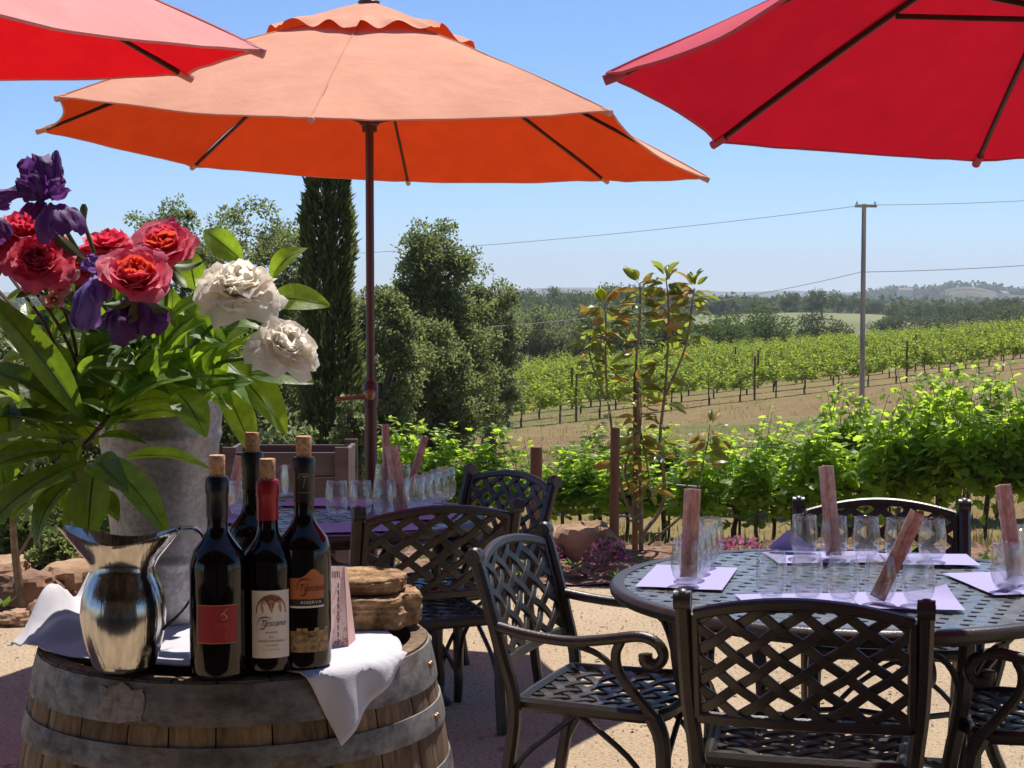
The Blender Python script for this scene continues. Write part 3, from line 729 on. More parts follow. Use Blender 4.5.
# ------------------------------------------------------------------ cast metal furniture
def weave_bars(mb, dirs, inside, place, w_, t_, pitch, amp, m=0, step=.012, ext=3.0, rot=0):
    """woven bars: inside(s-plane point)->bool, place(p2)->(pos, normal)"""
    for kk, ang in enumerate(dirs):
        d = Vector((math.cos(ang), math.sin(ang))); n = Vector((-d.y, d.x))
        other = Vector((math.cos(dirs[1 - kk]), math.sin(dirs[1 - kk]))); on = Vector((-other.y, other.x))
        nb = int(ext / pitch)
        for j in range(-nb, nb + 1):
            run = []
            k = int(ext / step)
            for i in range(-k, k + 1):
                p = d * (i * step) + n * (j * pitch)
                if inside(p): run.append(p)
                elif run:
                    if len(run) > 1: _emit(mb, run, on, pitch, amp, j, kk, place, w_, t_, m)
                    run = []
            if len(run) > 1: _emit(mb, run, on, pitch, amp, j, kk, place, w_, t_, m)
def _emit(mb, run, on, pitch, amp, j, kk, place, w_, t_, m):
    pts, ns = [], []
    for p in run:
        c = p.dot(on) / pitch
        off = amp * math.cos(math.pi * c + math.pi * (j + kk))
        q, nn = place(p); pts.append(q + nn * off); ns.append(nn)
    mb.bar(pts, w_, t_, lambda i: ns[i], m)

def make_chair(label, group):
    root = empty('garden_chair', label, 'chair', group=group)
    # --- backrest surface
    zl, ze, arch, hw = .545, .832, .042, .272
    def ztop(x): return ze + arch * math.cos(min(1, abs(x) / hw) * math.pi / 2) ** .9
    def S(x, z): # back surface: leans back and is slightly dished
        return Vector((x, -.205 - (z - .43) * .27 - .028 * (1 - (x / .3) ** 2), z))
    def bn(x, z):
        a = S(x + .01, z) - S(x - .01, z); b = S(x, z + .01) - S(x, z - .01); return a.cross(b).normalized()
    bk = MB()
    weave_bars(bk, (R(37), R(143)), lambda p: abs(p.x) < hw and zl < p.y + .68 < ztop(p.x), lambda p: (S(p.x, p.y + .68), bn(p.x, p.y + .68)), .027, .010, .0665, .0035)
    lat = bk.build('back_lattice', M['iron'], root)
    fr = MB(); xs = [-hw + 2 * hw * i / 24 for i in range(25)]
    fr.bar([S(x, ztop(x)) for x in xs], .030, .026, lambda i: bn(xs[i], ztop(xs[i])))
    fr.bar([S(x, zl) for x in xs], .032, .022, lambda i: bn(xs[i], zl))
    for sg in (-1, 1):
        zz = [zl + (ze - zl) * i / 8 for i in range(9)]
        fr.bar([S(sg * hw, z) for z in zz], .022, .020, lambda i: bn(sg * hw, zz[i]))
    fr.build('back_frame', M['iron'], root)
    for sg in (-1, 1):
        p = MB()
        path = curve([(sg * .268, -.27, 0), (sg * .272, -.235, .2), (sg * .280, -.205, .42), (sg * .297, -.245, .60), (sg * .303, -.300, .80), (sg * .304, -.322, .862)], 20)
        p.bar(path, .042, .036, (0, 1, 0), ch=.3)
        p.tube([path[-1] + Vector((-.022, -.002, .006)), path[-1] + Vector((.022, -.002, .006))], .026, 12)
        p.ball(path[-1] + Vector((0, -.002, .012)), .024, 10, 7)
        p.build('back_post', M['iron'], root)
    # --- seat
    def hws(y): return lerp(.245, .272, (y + .22) / .46) - .05 * max(0, (y - .17) / .07) ** 2 * .6
    def Z(x, y): return .432 - .012 * (1 - (x / .27) ** 2) * (1 - ((y) / .3) ** 2)
    st = MB()
    weave_bars(st, (R(38), R(142)), lambda p: -.205 < p.y < .225 and abs(p.x) < hws(p.y) - .012, lambda p: (Vector((p.x, p.y, Z(p.x, p.y))), Vector((0, 0, 1))), .030, .009, .0665, .003)
    st.build('seat', M['iron'], root)
    sf = MB(); out = []
    for i in range(9): y = -.205 + .44 * i / 8; out.append((hws(y), y))
    out += [(.20, .248), (.1, .255), (0, .257)]
    loop = [Vector((x, y, .425)) for x, y in out]; loop = loop + [Vector((-q.x, q.y, q.z)) for q in loop[::-1][1:]]
    loop = loop + [Vector((-.12, -.212, .425)), Vector((.12, -.212, .425)), loop[0]]
    sf.bar(loop, .032, .040, (0, 0, 1), ch=.35)
    sf.build('seat_frame', M['iron'], root)
    for sg in (-1, 1):
        l = MB(); x = sg * .268
        l.tube(curve([(x, .222, .425), (sg * .276, .250, .36), (sg * .276, .254, .24), (sg * .270, .236, .10), (sg * .274, .258, .012), (sg * .275, .262, 0)], 18),
               [.027 - .0007 * i for i in range(19)], 8); l.build('front_leg', M['iron'], root)
        a = MB(); X = sg * .300
        a.tube(curve([(sg * .300, -.262, .665), (sg * .312, -.15, .648), (sg * .318, -.02, .640), (X + sg * .012, .10, .654), (X + sg * .008, .19, .668), (X + sg * .006, .242, .652), (X + sg * .006, .262, .618),
                      (X + sg * .006, .243, .590), (X + sg * .006, .212, .596), (X + sg * .006, .208, .618)], 34), [.0165] * 26 + [.017 + .001 * min(i, 4) for i in range(9)], 10, sx=1, sy=1.15)
        sup = curve([(X + sg * .008, .135, .652), (X + sg * .004, .118, .61), (X, .128, .555), (sg * .292, .180, .485), (sg * .276, .232, .42)], 16)
        a.tube(sup, .0155, 8)
        a.tube(curve([(X + sg * .012, -.02, .632), (X + sg * .008, .07, .605), (X, .138, .540)], 8), .0095, 7)
        a.build('armrest', M['iron'], root)
        b = MB()
        b.tube(curve([(sg * .268, .238, .13), (sg * .262, .17, .27), (sg * .25, .05, .365), (sg * .245, -.02, .405)], 12), .009, 7)
        b.tube(curve([(sg * .268, -.245, .15), (sg * .262, -.18, .27), (sg * .25, -.07, .365), (sg * .245, -.02, .405)], 12), .009, 7)
        b.build('side_brace', M['iron'], root)
    b = MB(); b.tube(curve([(-.268, .236, .12), (-.17, .238, .28), (-.03, .24, .385), (.03, .24, .385), (.17, .238, .28), (.268, .236, .12)], 22), .009, 7); b.build('front_brace', M['iron'], root)
    return root
chair0 = make_chair('chair', 'lattice chairs')
def put(ch, p, face, label):
    ch.location = (p[0], p[1], 0); ch.rotation_euler = (0, 0, math.atan2(face[1], face[0]) - math.pi / 2); ch['label'] = label; return ch
# location is the seat centre: the back line of each was measured from the photograph
def by_back(ch, bx, by, face, label):
    f = Vector(face).normalized(); return put(ch, (bx + f.x * .29, by + f.y * .29), f, label)
by_back(chair0, .742, 4.18, (.235, .972), 'dark metal chair with its lattice back turned to us in front of the right table')
by_back(copy_tree(chair0), .03, 5.18, (.93, -.36), 'metal chair turned sideways between the barrel and the right table, scroll arm towards us')
by_back(copy_tree(chair0), 1.375, 6.12, (-.12, -1), 'cast metal chair on the far side of the right table, in front of the vines')
by_back(copy_tree(chair0), 1.86, 4.70, (-.98, .20), 'metal chair at the right end of the right table, only arm and seat showing')
by_back(copy_tree(chair0), -.278, 6.03, (-.36, .93), 'cast metal chair with its back turned at the left table under the orange umbrella')
by_back(copy_tree(chair0), -.03, 7.12, (-.80, -.60), 'metal chair at the right end of the left table, before yellow green vines')

def make_table(label, loc, Rt, rz):
    t = empty('garden_table', label, 'table', loc, rz, 'lattice metal tables')
    tp = MB(); Ri = Rt - .036
    weave_bars(tp, (0, R(90)), lambda p: p.length < Ri, lambda p: (Vector((p.x, p.y, .735)), Vector((0, 0, 1))), .042, .007, .0665, .0009, step=.0125, ext=Rt + .05)
    tp.build('lattice_top', M['iron_top'], t)
    rim = MB(); rim.lathe([(Ri - .012, .722), (Rt - .026, .716), (Rt - .008, .705), (Rt, .714), (Rt + .002, .728), (Rt - .006, .740), (Rt - .014, .743), (Rt - .026, .743), (Ri - .008, .741), (Ri - .012, .722)], 96)
    rim.build('rim', M['iron'], t)
    ap = MB(); ap.lathe([(Rt - .12, .728), (Rt - .12, .672), (Rt - .135, .672), (Rt - .135, .728)], 64); ap.build('apron', M['iron'], t)
    for k in range(4):
        a = R(45) + k * math.pi / 2; d = Vector((math.cos(a), math.sin(a), 0)); l = MB()
        l.bar(curve([d * (Rt - .135) + Vector((0, 0, .72)), d * (Rt - .16) + Vector((0, 0, .5)), d * (Rt - .22) + Vector((0, 0, .25)), d * (Rt - .14) + Vector((0, 0, .05)), d * (Rt - .10)], 16), .048, .034, d, ch=.3)
        l.build('leg', M['iron'], t)
        b = MB(); s_ = Vector((-d.y, d.x, 0))
        for sg in (-1, 1):
            b.tube(curve([d * (Rt - .155) + Vector((0, 0, .5)), d * (Rt - .15) + s_ * sg * .06 + Vector((0, 0, .62)), d * (Rt - .165) + s_ * sg * .2 + Vector((0, 0, .69))], 10), .010, 7)
        b.build('bracket', M['iron'], t)
    c = MB(); c.lathe([(.20, .28), (.215, .29), (.20, .30), (.185, .29), (.20, .28)], 40)
    for k in range(4):
        a = R(45) + k * math.pi / 2; d = Vector((math.cos(a), math.sin(a), 0)); c.tube([d * .20 + Vector((0, 0, .29)), d * (Rt - .215) + Vector((0, 0, .29))], .010, 7)
    c.build('stretcher', M['iron'], t)
    return t
TR, TL = Vector((1.06, 5.17, 0)), Vector((-.73, 6.80, 0))
make_table('round lattice metal table at right set with stemless glasses', TR, .75, R(-24))
make_table('round lattice metal table at left under the orange umbrella', TL, .62, R(20))

# ------------------------------------------------------------------ tableware
ZT = .746
def mat_sheet(label, c, size, rz, curl=0, group='lavender placemats', z=ZT, seed=0):
    o = MB(); sx, sy = size
    def fn(u, v):
        x, y = (u - .5) * sx, (v - .5) * sy; h = .0012 * noise.noise(Vector((x * 9, y * 9, seed)))
        if curl:
            k = max(0, (u + v) - 1.35); h += curl * k * k; x -= curl * .5 * k * k
        return Vector((x, y, h + .0016))
    o.grid(fn, 20, 16)
    b = o.build('placemat', M['purple_paper'], ang=180); b.location = (c[0], c[1], z); b.rotation_euler = (0, 0, rz)
    return tag(b, label, 'placemat', group)
mat_sheet('lavender paper placemat under the left row of glasses on the right table', (.565, 5.27), (.27, .43), R(-14))
mat_sheet('lavender placemat at the back of the right table under the far glasses, left sheet', (1.09, 5.67), (.40, .24), R(4), 0, seed=2)
mat_sheet('lavender placemat at the back of the right table under the far glasses, right sheet', (1.42, 5.60), (.30, .24), R(-4), 0, seed=3, z=ZT + .004)
mat_sheet('lavender placemat near the front rim of the right table, left sheet', (.86, 4.84), (.36, .26), R(3), seed=4)
mat_sheet('lavender placemat near the front rim of the right table, right sheet', (1.16, 4.83), (.30, .26), R(-6), .07, seed=5, z=ZT + .004)
mat_sheet('lavender placemat at the right end of the right table', (1.56, 5.16), (.27, .40), R(8), seed=6)
mat_sheet('lavender placemat nearest us on the left table', (-.55, 6.42), (.40, .26), R(12), seed=7)
mat_sheet('lavender placemat at the right edge of the left table', (-.36, 6.82), (.27, .38), R(-8), seed=8)
mat_sheet('lavender placemat at the left edge of the left table', (-1.10, 6.72), (.27, .40), R(4), seed=9)
mat_sheet('lavender placemat at the far edge of the left table', (-.80, 7.18), (.40, .26), R(-6), seed=10)
# folded corner of paper sticking up behind the far glasses
fo = MB(); fo.grid(lambda u, v: Vector(((u - .5) * .16, .01 * math.sin(u * 3) - .03 * v, v * .085 * (1 - abs(u - .45) * 1.7))), 10, 8)
b = fo.build('folded_paper', M['purple_paper'], ang=180); b.location = (.985, 5.77, ZT + .006); b.rotation_euler = (0, 0, R(-12))
tag(b, 'folded lavender paper corner standing up behind the far left glass of the right table', 'folded paper')

def glass_proto():
    o = MB(); H_ = .142
    prof = [(.0, .004), (.024, .003), (.034, .010), (.0425, .028), (.0475, .052), (.0478, .072), (.0460, .098), (.0425, .122), (.0398, H_), (.0386, H_ + .0006), (.0378, H_ - .001),
            (.0407, .122), (.0442, .098), (.0461, .072), (.0458, .052), (.0408, .030), (.031, .015), (.02, .011), (.0, .011)]
    o.lathe(prof, 32); return o
gme = glass_proto().build('wine_glass', M['glass'], ang=180); gdata = gme.data; bpy.data.objects.remove(gme)
def glass(x, y, label, group, z=ZT + .006):
    o = bpy.data.objects.new('wine_glass', gdata); COL.objects.link(o); o.location = (x, y, z); o.rotation_euler = (0, 0, rnd.random() * 6)
    return tag(o, label, 'wine glass', group)
GA, GB = 'stemless glasses on the right table', 'stemless glasses on the left table'
ordn = ['first', 'second', 'third', 'fourth', 'fifth']
for i, px in enumerate((804, 834, 866, 898, 932)):
    p = onz(px, 558 + i * 1.2, ZT); glass(p.x, p.y, ['leftmost stemless glass of the far row on the right table', 'stemless glass standing right behind the tall menu in the far row', 'middle stemless glass of the far row on the right table', 'stemless glass in the far row just behind the leaning menu', 'rightmost stemless glass of the far row on the right table'][i], GA)
for i, px in enumerate((771, 807, 843, 880, 918)):
    p = onz(px, 601 + i * 1.5, ZT); glass(p.x, p.y, ['leftmost stemless glass of the near row on the right table', 'second stemless glass from the left in the near row of the right table', 'middle stemless glass of the near row on the right table', 'stemless glass holding the leaning menu in the near row', 'rightmost stemless glass of the near row on the right table'][i], GA)
for i in range(5):
    p = onz(lerp(686, 710, i / 4), lerp(586, 561, i / 4), ZT); glass(p.x, p.y, ['front glass of the left row, with the upright menu in it, right table', 'second glass back in the left row of the right table', 'third glass back in the left row of the right table', 'fourth glass back in the left row of the right table', 'last glass back in the left row of the right table'][i], GA)
for i in range(5):
    p = onz(lerp(1006, 1036, i / 4), lerp(592, 563, i / 4), ZT); glass(p.x, p.y, ['front glass of the row at the right end of the right table', 'second glass back in the right end row, menu in it', 'third glass back in the right end row of the right table', 'fourth glass back in the right end row of the right table', 'last glass back in the right end row of the right table'][i], GA)
LG = [(337, 517, 'stemless glass just right of the black capped bottle on the left table'), (361, 517, 'stemless glass under the umbrella pole in the near row of the left table'), (384, 516, 'stemless glass left of the broad menu on the left table'), (400, 516, 'stemless glass holding the broad menu on the left table'),
      (416, 513, 'front glass of the right hand row on the left table'), (424, 510, 'second glass back in the right hand row on the left table'), (432, 507, 'third glass back in the right hand row on the left table'), (440, 504, 'fourth glass back in the right hand row on the left table'), (446, 501, 'last glass in the right hand row, beside the far chair'),
      (240, 517, 'front left glass on the left table beside the galvanized bucket'), (246, 510, 'second left glass on the left table behind the bottles'), (252, 504, 'third left glass on the left table behind the bottles'), (278, 499, 'far glass between the two cork tops on the left table'), (292, 498, 'far glass beside the black capped bottle neck on the left table'),
      (385, 497, 'far glass beside the umbrella pole on the left table'), (401, 497, 'far glass behind the broad menu on the left table')]
for px, py, lab in LG:
    p = onz(px, py, ZT); glass(p.x, p.y, lab, GB)

def menu_mat():
    m, t, out = nt('printed_menu_card')
    b = t.nodes.new('ShaderNodeBsdfPrincipled'); b.inputs['Roughness'].default_value = .75
    n = tex(t, 16, 6, .7, stretch=(6, 6, .5)); n2 = tex(t, 60, 3, .6, stretch=(1, 1, .6))
    a = ramp(t, n.outputs[0], [(.3, (.58, .32, .22)), (.5, (.86, .58, .43)), (.72, (.93, .74, .60))])
    c = ramp(t, n2.outputs[0], [(.40, (.45, .4, .4)), (.55, (1, 1, 1))])
    mx = t.nodes.new('ShaderNodeMix'); mx.data_type = 'RGBA'; mx.blend_type = 'MULTIPLY'; mx.inputs[0].default_value = .5
    t.links.new(a, mx.inputs[6]); t.links.new(c, mx.inputs[7]); t.links.new(mx.outputs[2], b.inputs['Base Color']); t.links.new(b.outputs[0], out.inputs[0]); return m
M['menu'] = menu_mat()
def menu(bot, top, w_, label, yaw=0):
    """tall folded card standing in a glass"""
    bot, top = Vector(bot), Vector(top); ax = (top - bot).normalized(); L = (top - bot).length
    s_ = Vector((math.cos(yaw), math.sin(yaw), 0)); s_ = (s_ - ax * s_.dot(ax)).normalized(); n_ = s_.cross(ax)
    o = MB(); t_ = .0016; k = 10
    sec = [(-.5, .010), (-.25, -.001), (0, -.009), (.02, -.009), (.27, 0), (.5, .012)]
    fr_ = [(a * w_, b) for a, b in sec]; bk_ = [(a * w_, b + .004) for a, b in sec[::-1]]
    ring = fr_ + bk_; vs = []
    for i in range(k + 1):
        f = i / k; bow = .003 * math.sin(f * 3)
        for a, b in ring: vs.append(s_ * a + n_ * (b + bow) + ax * (f * L) + bot)
    r_ = len(ring)
    vs = [v - bot for v in vs]
    fs = [(i * r_ + j, i * r_ + (j + 1) % r_, (i + 1) * r_ + (j + 1) % r_, (i + 1) * r_ + j) for i in range(k) for j in range(r_)] + [tuple(range(r_))[::-1], tuple(range(k * r_, k * r_ + r_))]
    o.add(vs, fs); q = o.build('menu_card', M['menu'], ang=30); q.location = bot
    return tag(q, label, 'menu card', 'wood patterned menu cards')
def menu_px(bpx, bpy_, tpx, tpy, Y, w_, label, dY=0, yaw=0):
    return menu(at(bpx, bpy_, Y), at(tpx, tpy, Y + dY), w_, label, yaw)
Yf = [onz(686, 586, ZT).y, onz(834, 559, ZT).y, onz(880, 605, ZT).y, onz(1014, 585, ZT).y]
menu_px(688, 577, 692, 489, Yf[0], .052, 'upright pinkish menu card in the front left glass of the right table')
menu_px(834, 555, 826, 466, Yf[1], .052, 'tallest pinkish menu card leaning slightly left in the far row of the right table', yaw=-.2)
menu_px(876, 598, 917, 512, Yf[2], .046, 'pinkish menu card leaning far to the right in the near row of glasses', .03)
menu_px(1013, 577, 1001, 485, Yf[3], .052, 'menu card with a small dark printed square at the right end of the right table', yaw=.2)
menu_px(401, 512, 391, 446, onz(400, 516, ZT).y, .055, 'broad pinkish menu card in front of the others on the left table', yaw=.2)
menu_px(386, 497, 384, 424, onz(385, 497, ZT).y, .036, 'narrow upright menu card farthest back beside the umbrella pole', yaw=.5)
menu_px(404, 500, 424, 436, onz(401, 499, ZT).y, .034, 'narrow menu card leaning right on the left table', .05, yaw=.5)
menu_px(228, 512, 240, 456, onz(240, 514, ZT).y, .040, 'pinkish menu card leaning beside the galvanized bucket on the left table', yaw=.2)
# printed square on the right end card
# ------------------------------------------------------------------ barrel
BC = Vector((-.428, 2.55, 0)); ZB = 1.118; BH = .95; Z0 = ZB - BH
pl = MB(); pl.box((0, 0, Z0 / 2), (.62, .62, Z0 - .002)); o = pl.build('plinth', M['rock2'], ang=20); o.location = BC; tag(o, 'low stone plinth under the wine barrel', 'plinth')
barrel = empty('wine_barrel', 'weathered oak wine barrel with grey metal hoops in front at left', 'barrel', (BC.x, BC.y, Z0))
def br(z): # outer radius at height z of the barrel
    f = (z - BH / 2) / (BH / 2); return .352 - .056 * abs(f) ** 1.9
def stave_mat():
    m, t, out = nt('oak_staves')
    b = t.nodes.new('ShaderNodeBsdfPrincipled'); b.inputs['Roughness'].default_value = .8; b.inputs['Specular IOR Level'].default_value = .25
    g_ = t.nodes.new('ShaderNodeNewGeometry')
    n = tex(t, 9, 7, .7, stretch=(7, 7, .5)); n2 = tex(t, 3.5, 5, .6)
    a = ramp(t, n.outputs[0], [(.28, (.075, .042, .024)), (.5, (.28, .19, .115)), (.75, (.44, .33, .215))])
    c = ramp(t, n2.outputs[0], [(.35, (.45, .42, .40)), (.65, (1, 1, 1))])
    i_ = ramp(t, g_.outputs['Random Per Island'], [(0, (.65, .6, .58)), (1, (1.15, 1.1, 1.0))])
    mx = t.nodes.new('ShaderNodeMix'); mx.data_type = 'RGBA'; mx.blend_type = 'MULTIPLY'; mx.inputs[0].default_value = 1
    t.links.new(a, mx.inputs[6]); t.links.new(c, mx.inputs[7])
    m2 = t.nodes.new('ShaderNodeMix'); m2.data_type = 'RGBA'; m2.blend_type = 'MULTIPLY'; m2.inputs[0].default_value = 1
    t.links.new(mx.outputs[2], m2.inputs[6]); t.links.new(i_, m2.inputs[7]); t.links.new(m2.outputs[2], b.inputs['Base Color'])
    bp = t.nodes.new('ShaderNodeBump'); bp.inputs['Strength'].default_value = .5; bp.inputs['Distance'].default_value = .004
    t.links.new(n.outputs[0], bp.inputs['Height']); t.links.new(bp.outputs[0], b.inputs['Normal']); t.links.new(b.outputs[0], out.inputs[0]); return m
def hoop_mat():
    m, t, out = nt('weathered_hoop_iron')
    b = t.nodes.new('ShaderNodeBsdfPrincipled'); b.inputs['Metallic'].default_value = .55
    n = tex(t, 7, 8, .72, stretch=(1, 1, 2.5)); n2 = tex(t, 26, 6, .7)
    a = ramp(t, n.outputs[0], [(.28, (.055, .04, .03)), (.42, (.19, .168, .15)), (.55, (.31, .285, .265)), (.64, (.21, .145, .095)), (.74, (.35, .325, .30))])
    c = ramp(t, n2.outputs[0], [(.3, (.5, .48, .46)), (.7, (1.05, 1.05, 1.05))])
    mx = t.nodes.new('ShaderNodeMix'); mx.data_type = 'RGBA'; mx.blend_type = 'MULTIPLY'; mx.inputs[0].default_value = 1
    t.links.new(a, mx.inputs[6]); t.links.new(c, mx.inputs[7]); t.links.new(mx.outputs[2], b.inputs['Base Color'])
    t.links.new(ramp(t, n2.outputs[0], [(.3, (.75,) * 3), (.7, (.45,) * 3)]), b.inputs['Roughness'])
    bp = t.nodes.new('ShaderNodeBump'); bp.inputs['Strength'].default_value = .3; bp.inputs['Distance'].default_value = .003
    t.links.new(n2.outputs[0], bp.inputs['Height']); t.links.new(bp.outputs[0], b.inputs['Normal']); t.links.new(b.outputs[0], out.inputs[0]); return m
sv = MB(); ns = 27; ra = random.Random(4); edges = [0]
for i in range(ns): edges.append(edges[-1] + .75 + .5 * ra.random())
edges = [e / edges[-1] * 2 * math.pi for e in edges]
for i in range(ns):
    a0, a1 = edges[i] + .0035, edges[i + 1] - .0035; off = .0012 * (ra.random() - .5); nz = 26
    def stv(u, v):
        z = v * BH; a = lerp(a0, a1, u); r = br(z) + off - .0025 * (abs(u - .5) * 2) ** 8
        return Vector((r * math.cos(a), r * math.sin(a), z))
    b0 = len(sv.v); sv.grid(stv, 6, nz)
    # top chime edge and inner wall
    def rimv(u, v):
        a = lerp(a0, a1, u); r = lerp(br(BH) + off - .001, br(BH) - .026, min(1, v * 2)); z = BH + .0 - (0 if v <= .5 else (v - .5) * 2 * .035)
        return Vector((r * math.cos(a), r * math.sin(a), z + .0006))
    sv.grid(rimv, 4, 4)
sv.build('staves', stave_mat(), barrel, ang=50)
hd = MB(); hd.lathe([(.0, BH - .032), (br(BH) - .024, BH - .032), (br(BH) - .024, BH - .05), (0, BH - .05)], 48); hd.build('head', M['grey_wood'], barrel)
ib = MB(); ib.lathe([(br(z * BH / 12) - .012, z * BH / 12) for z in range(13)], 48); ib.build('inner_shell', mat('dark_stave_gap', (.02, .012, .008), .9, 0, 0), barrel, ang=180)
M['hoop'] = hoop_mat()
for za, zb in ((BH - .060, BH - .003), (BH - .124, BH - .088), (BH - .215, BH - .178), (.178, .215), (.088, .124), (.003, .06)):
    h_ = MB(); pr = [(br(lerp(za, zb, k / 4)) + .0032 + .0008 * math.sin(k), lerp(za, zb, k / 4)) for k in range(5)]
    pr = [(pr[0][0] - .003, za)] + pr + [(pr[-1][0] - .003, zb)]
    hp = h_.build if False else None
    h_.lathe(pr, 120); hoop = h_.build('hoop', M['hoop'], barrel)
    rv_ = MB()
    for da in (-.015, .015):
        a = -1.05 + da + za; r = br((za + zb) / 2) + .004; rv_.ball((r * math.cos(a), r * math.sin(a), (za + zb) / 2), .005, 8, 6)
    rv_.build('rivet', M['brass'], hoop)
# pale torn residue of a paper sticker on the top hoop
def residue_mat():
    m, t, out = nt('torn_paper_residue')
    b = t.nodes.new('ShaderNodeBsdfPrincipled'); b.inputs['Roughness'].default_value = .9
    n = tex(t, 60, 6, .7); t.links.new(ramp(t, n.outputs[0], [(.36, (.16, .13, .115)), (.6, (.36, .31, .29))]), b.inputs['Base Color']); t.links.new(b.outputs[0], out.inputs[0]); return m
rs = MB(); cen = math.atan2(-.275, -.11)
def resd(u, v):
    a = cen + (u - .5) * .24 * (1 + .30 * noise.noise(Vector((v * 2.6, 1, u))) + .12 * noise.noise(Vector((v * 11, 1, u)))); z = BH - .056 + .046 * v + .008 * noise.noise(Vector((u * 3, 4, v))) + .003 * noise.noise(Vector((u * 13, 4, v)))
    r = br(z) + .0052; return Vector((r * math.cos(a), r * math.sin(a), z))
rs.grid(resd, 22, 10); rs.build('sticker_residue', residue_mat(), barrel, ang=180)

# ------------------------------------------------------------------ cloth on the barrel
C1, C2, C3, C4 = Vector((-.372, .045)), Vector((.232, -.328)), Vector((.17, .20)), Vector((-.20, .30))
def cloth_pt(u, v):
    p = (C1 * (1 - u) + C2 * u) * (1 - v) + (C4 * (1 - u) + C3 * u) * v
    p = p + Vector((-.05, -.085)) * (math.sin(math.pi * min(1, u / .72)) * (1 - v) ** 2) + Vector((.058, 0)) * (math.sin(math.pi * min(1, v * 1.15)) * u ** 3)
    r = p.length; R0 = br(BH) + .004; x, y = p.x, p.y
    z = .0045 + .004 * abs(noise.noise(Vector((x * 7, y * 7, 2)))) + .0025 * noise.noise(Vector((x * 22, y * 22, 5)))
    # bunched folds at the left, behind the pitcher
    lf = math.exp(-((x + .30) / .10) ** 2 - ((y - .16) / .13) ** 2); z += .075 * lf * (1 + .5 * math.sin(x * 60 + y * 22))
    lf2 = math.exp(-((x + .33) / .06) ** 2 - ((y - .05) / .06) ** 2); z += .020 * lf2
    z += .010 * math.exp(-((x + .22) / .1) ** 2 - ((y + .04) / .06) ** 2) * (1 + math.sin(x * 70 - y * 30))
    if r > R0:
        e = r - R0; soft = .4 if x < -.15 else 1.0
        out = R0 + .006 + e * (.16 if soft == 1 else .85); dn = e * (.98 if soft == 1 else .42)
        dn = dn - .008 * (1 - math.exp(-e / .01)) * 0
        a = math.atan2(y, x); wv = .007 * math.sin(a * 26) * min(1, e / .04) * soft
        q = p.normalized() * (out + wv + .004); return Vector((q.x, q.y, z * max(.25, 1 - e * 14) - dn))
    return Vector((x, y, z))
cl = MB(); cl.grid(cloth_pt, 90, 90)
o = cl.build('napkin', M['cloth'], ang=180); o.location = (BC.x, BC.y, ZB + .001)
md = o.modifiers.new('thickness', 'SOLIDIFY'); md.thickness = .0016; md.offset = 1
tag(o, 'white cotton cloth spread on the barrel top with a corner hanging over the rim', 'cloth')
ZC = ZB + .0075

# ------------------------------------------------------------------ bottles
PRINT = {}
def flat(name, col, rough=.6, metal=0, var=.08): 
    if name not in PRINT: PRINT[name] = mat(name, col, rough, metal, var, 40)
    return PRINT[name]
def wrap(o_mesh, r, a0, z0):
    """bend a flat mesh (x right, y up) round a vertical cylinder facing angle a0"""
    for v in o_mesh.vertices:
        a = a0 + v.co.x / r; rr = r + v.co.z; v.co = (rr * math.cos(a), rr * math.sin(a), z0 + v.co.y)
    o_mesh.update()
def text_mesh(txt, size, shear=0, lift=.0008, width=None):
    c = bpy.data.curves.new('lettering', 'FONT'); c.body = txt; c.size = size; c.align_x = 'CENTER'; c.align_y = 'CENTER'; c.shear = shear; c.resolution_u = 3
    o = bpy.data.objects.new('lettering', c); COL.objects.link(o); bpy.context.view_layer.update()
    me = bpy.data.meshes.new_from_object(o.evaluated_get(bpy.context.evaluated_depsgraph_get())); bpy.data.objects.remove(o)
    if width and len(me.vertices):
        w0 = max(v.co.x for v in me.vertices) - min(v.co.x for v in me.vertices); k = width / max(w0, 1e-6)
        for v in me.vertices: v.co.x *= k
    for v in me.vertices: v.co.z = lift
    return me
def add_me(me, name, m, parent):
    me.materials.clear(); me.materials.append(m); o = bpy.data.objects.new(name, me); COL.objects.link(o); o.parent = parent; return o
def lettering(parent, txt, size, x, z, r, a0, m, shear=0, width=None, lift=.0010):
    me = text_mesh(txt, size, shear, lift, width)
    for v in me.vertices: v.co.x += x
    wrap(me, r, a0, z); return add_me(me, 'lettering', m, parent)
def patch(parent, name, w_, h_, z, r, a0, m, x=0, lift=.0005, outline=None, nu=24, nv=8):
    o = MB()
    def fn(u, v):
        hh = outline(u) if outline else 1.0
        xx = (u - .5) * w_ + x; a = a0 + xx / r
        return Vector(((r + lift) * math.cos(a), (r + lift) * math.sin(a), z + v * h_ * hh))
    o.grid(fn, nu, nv); return o.build(name, m, parent, ang=180)
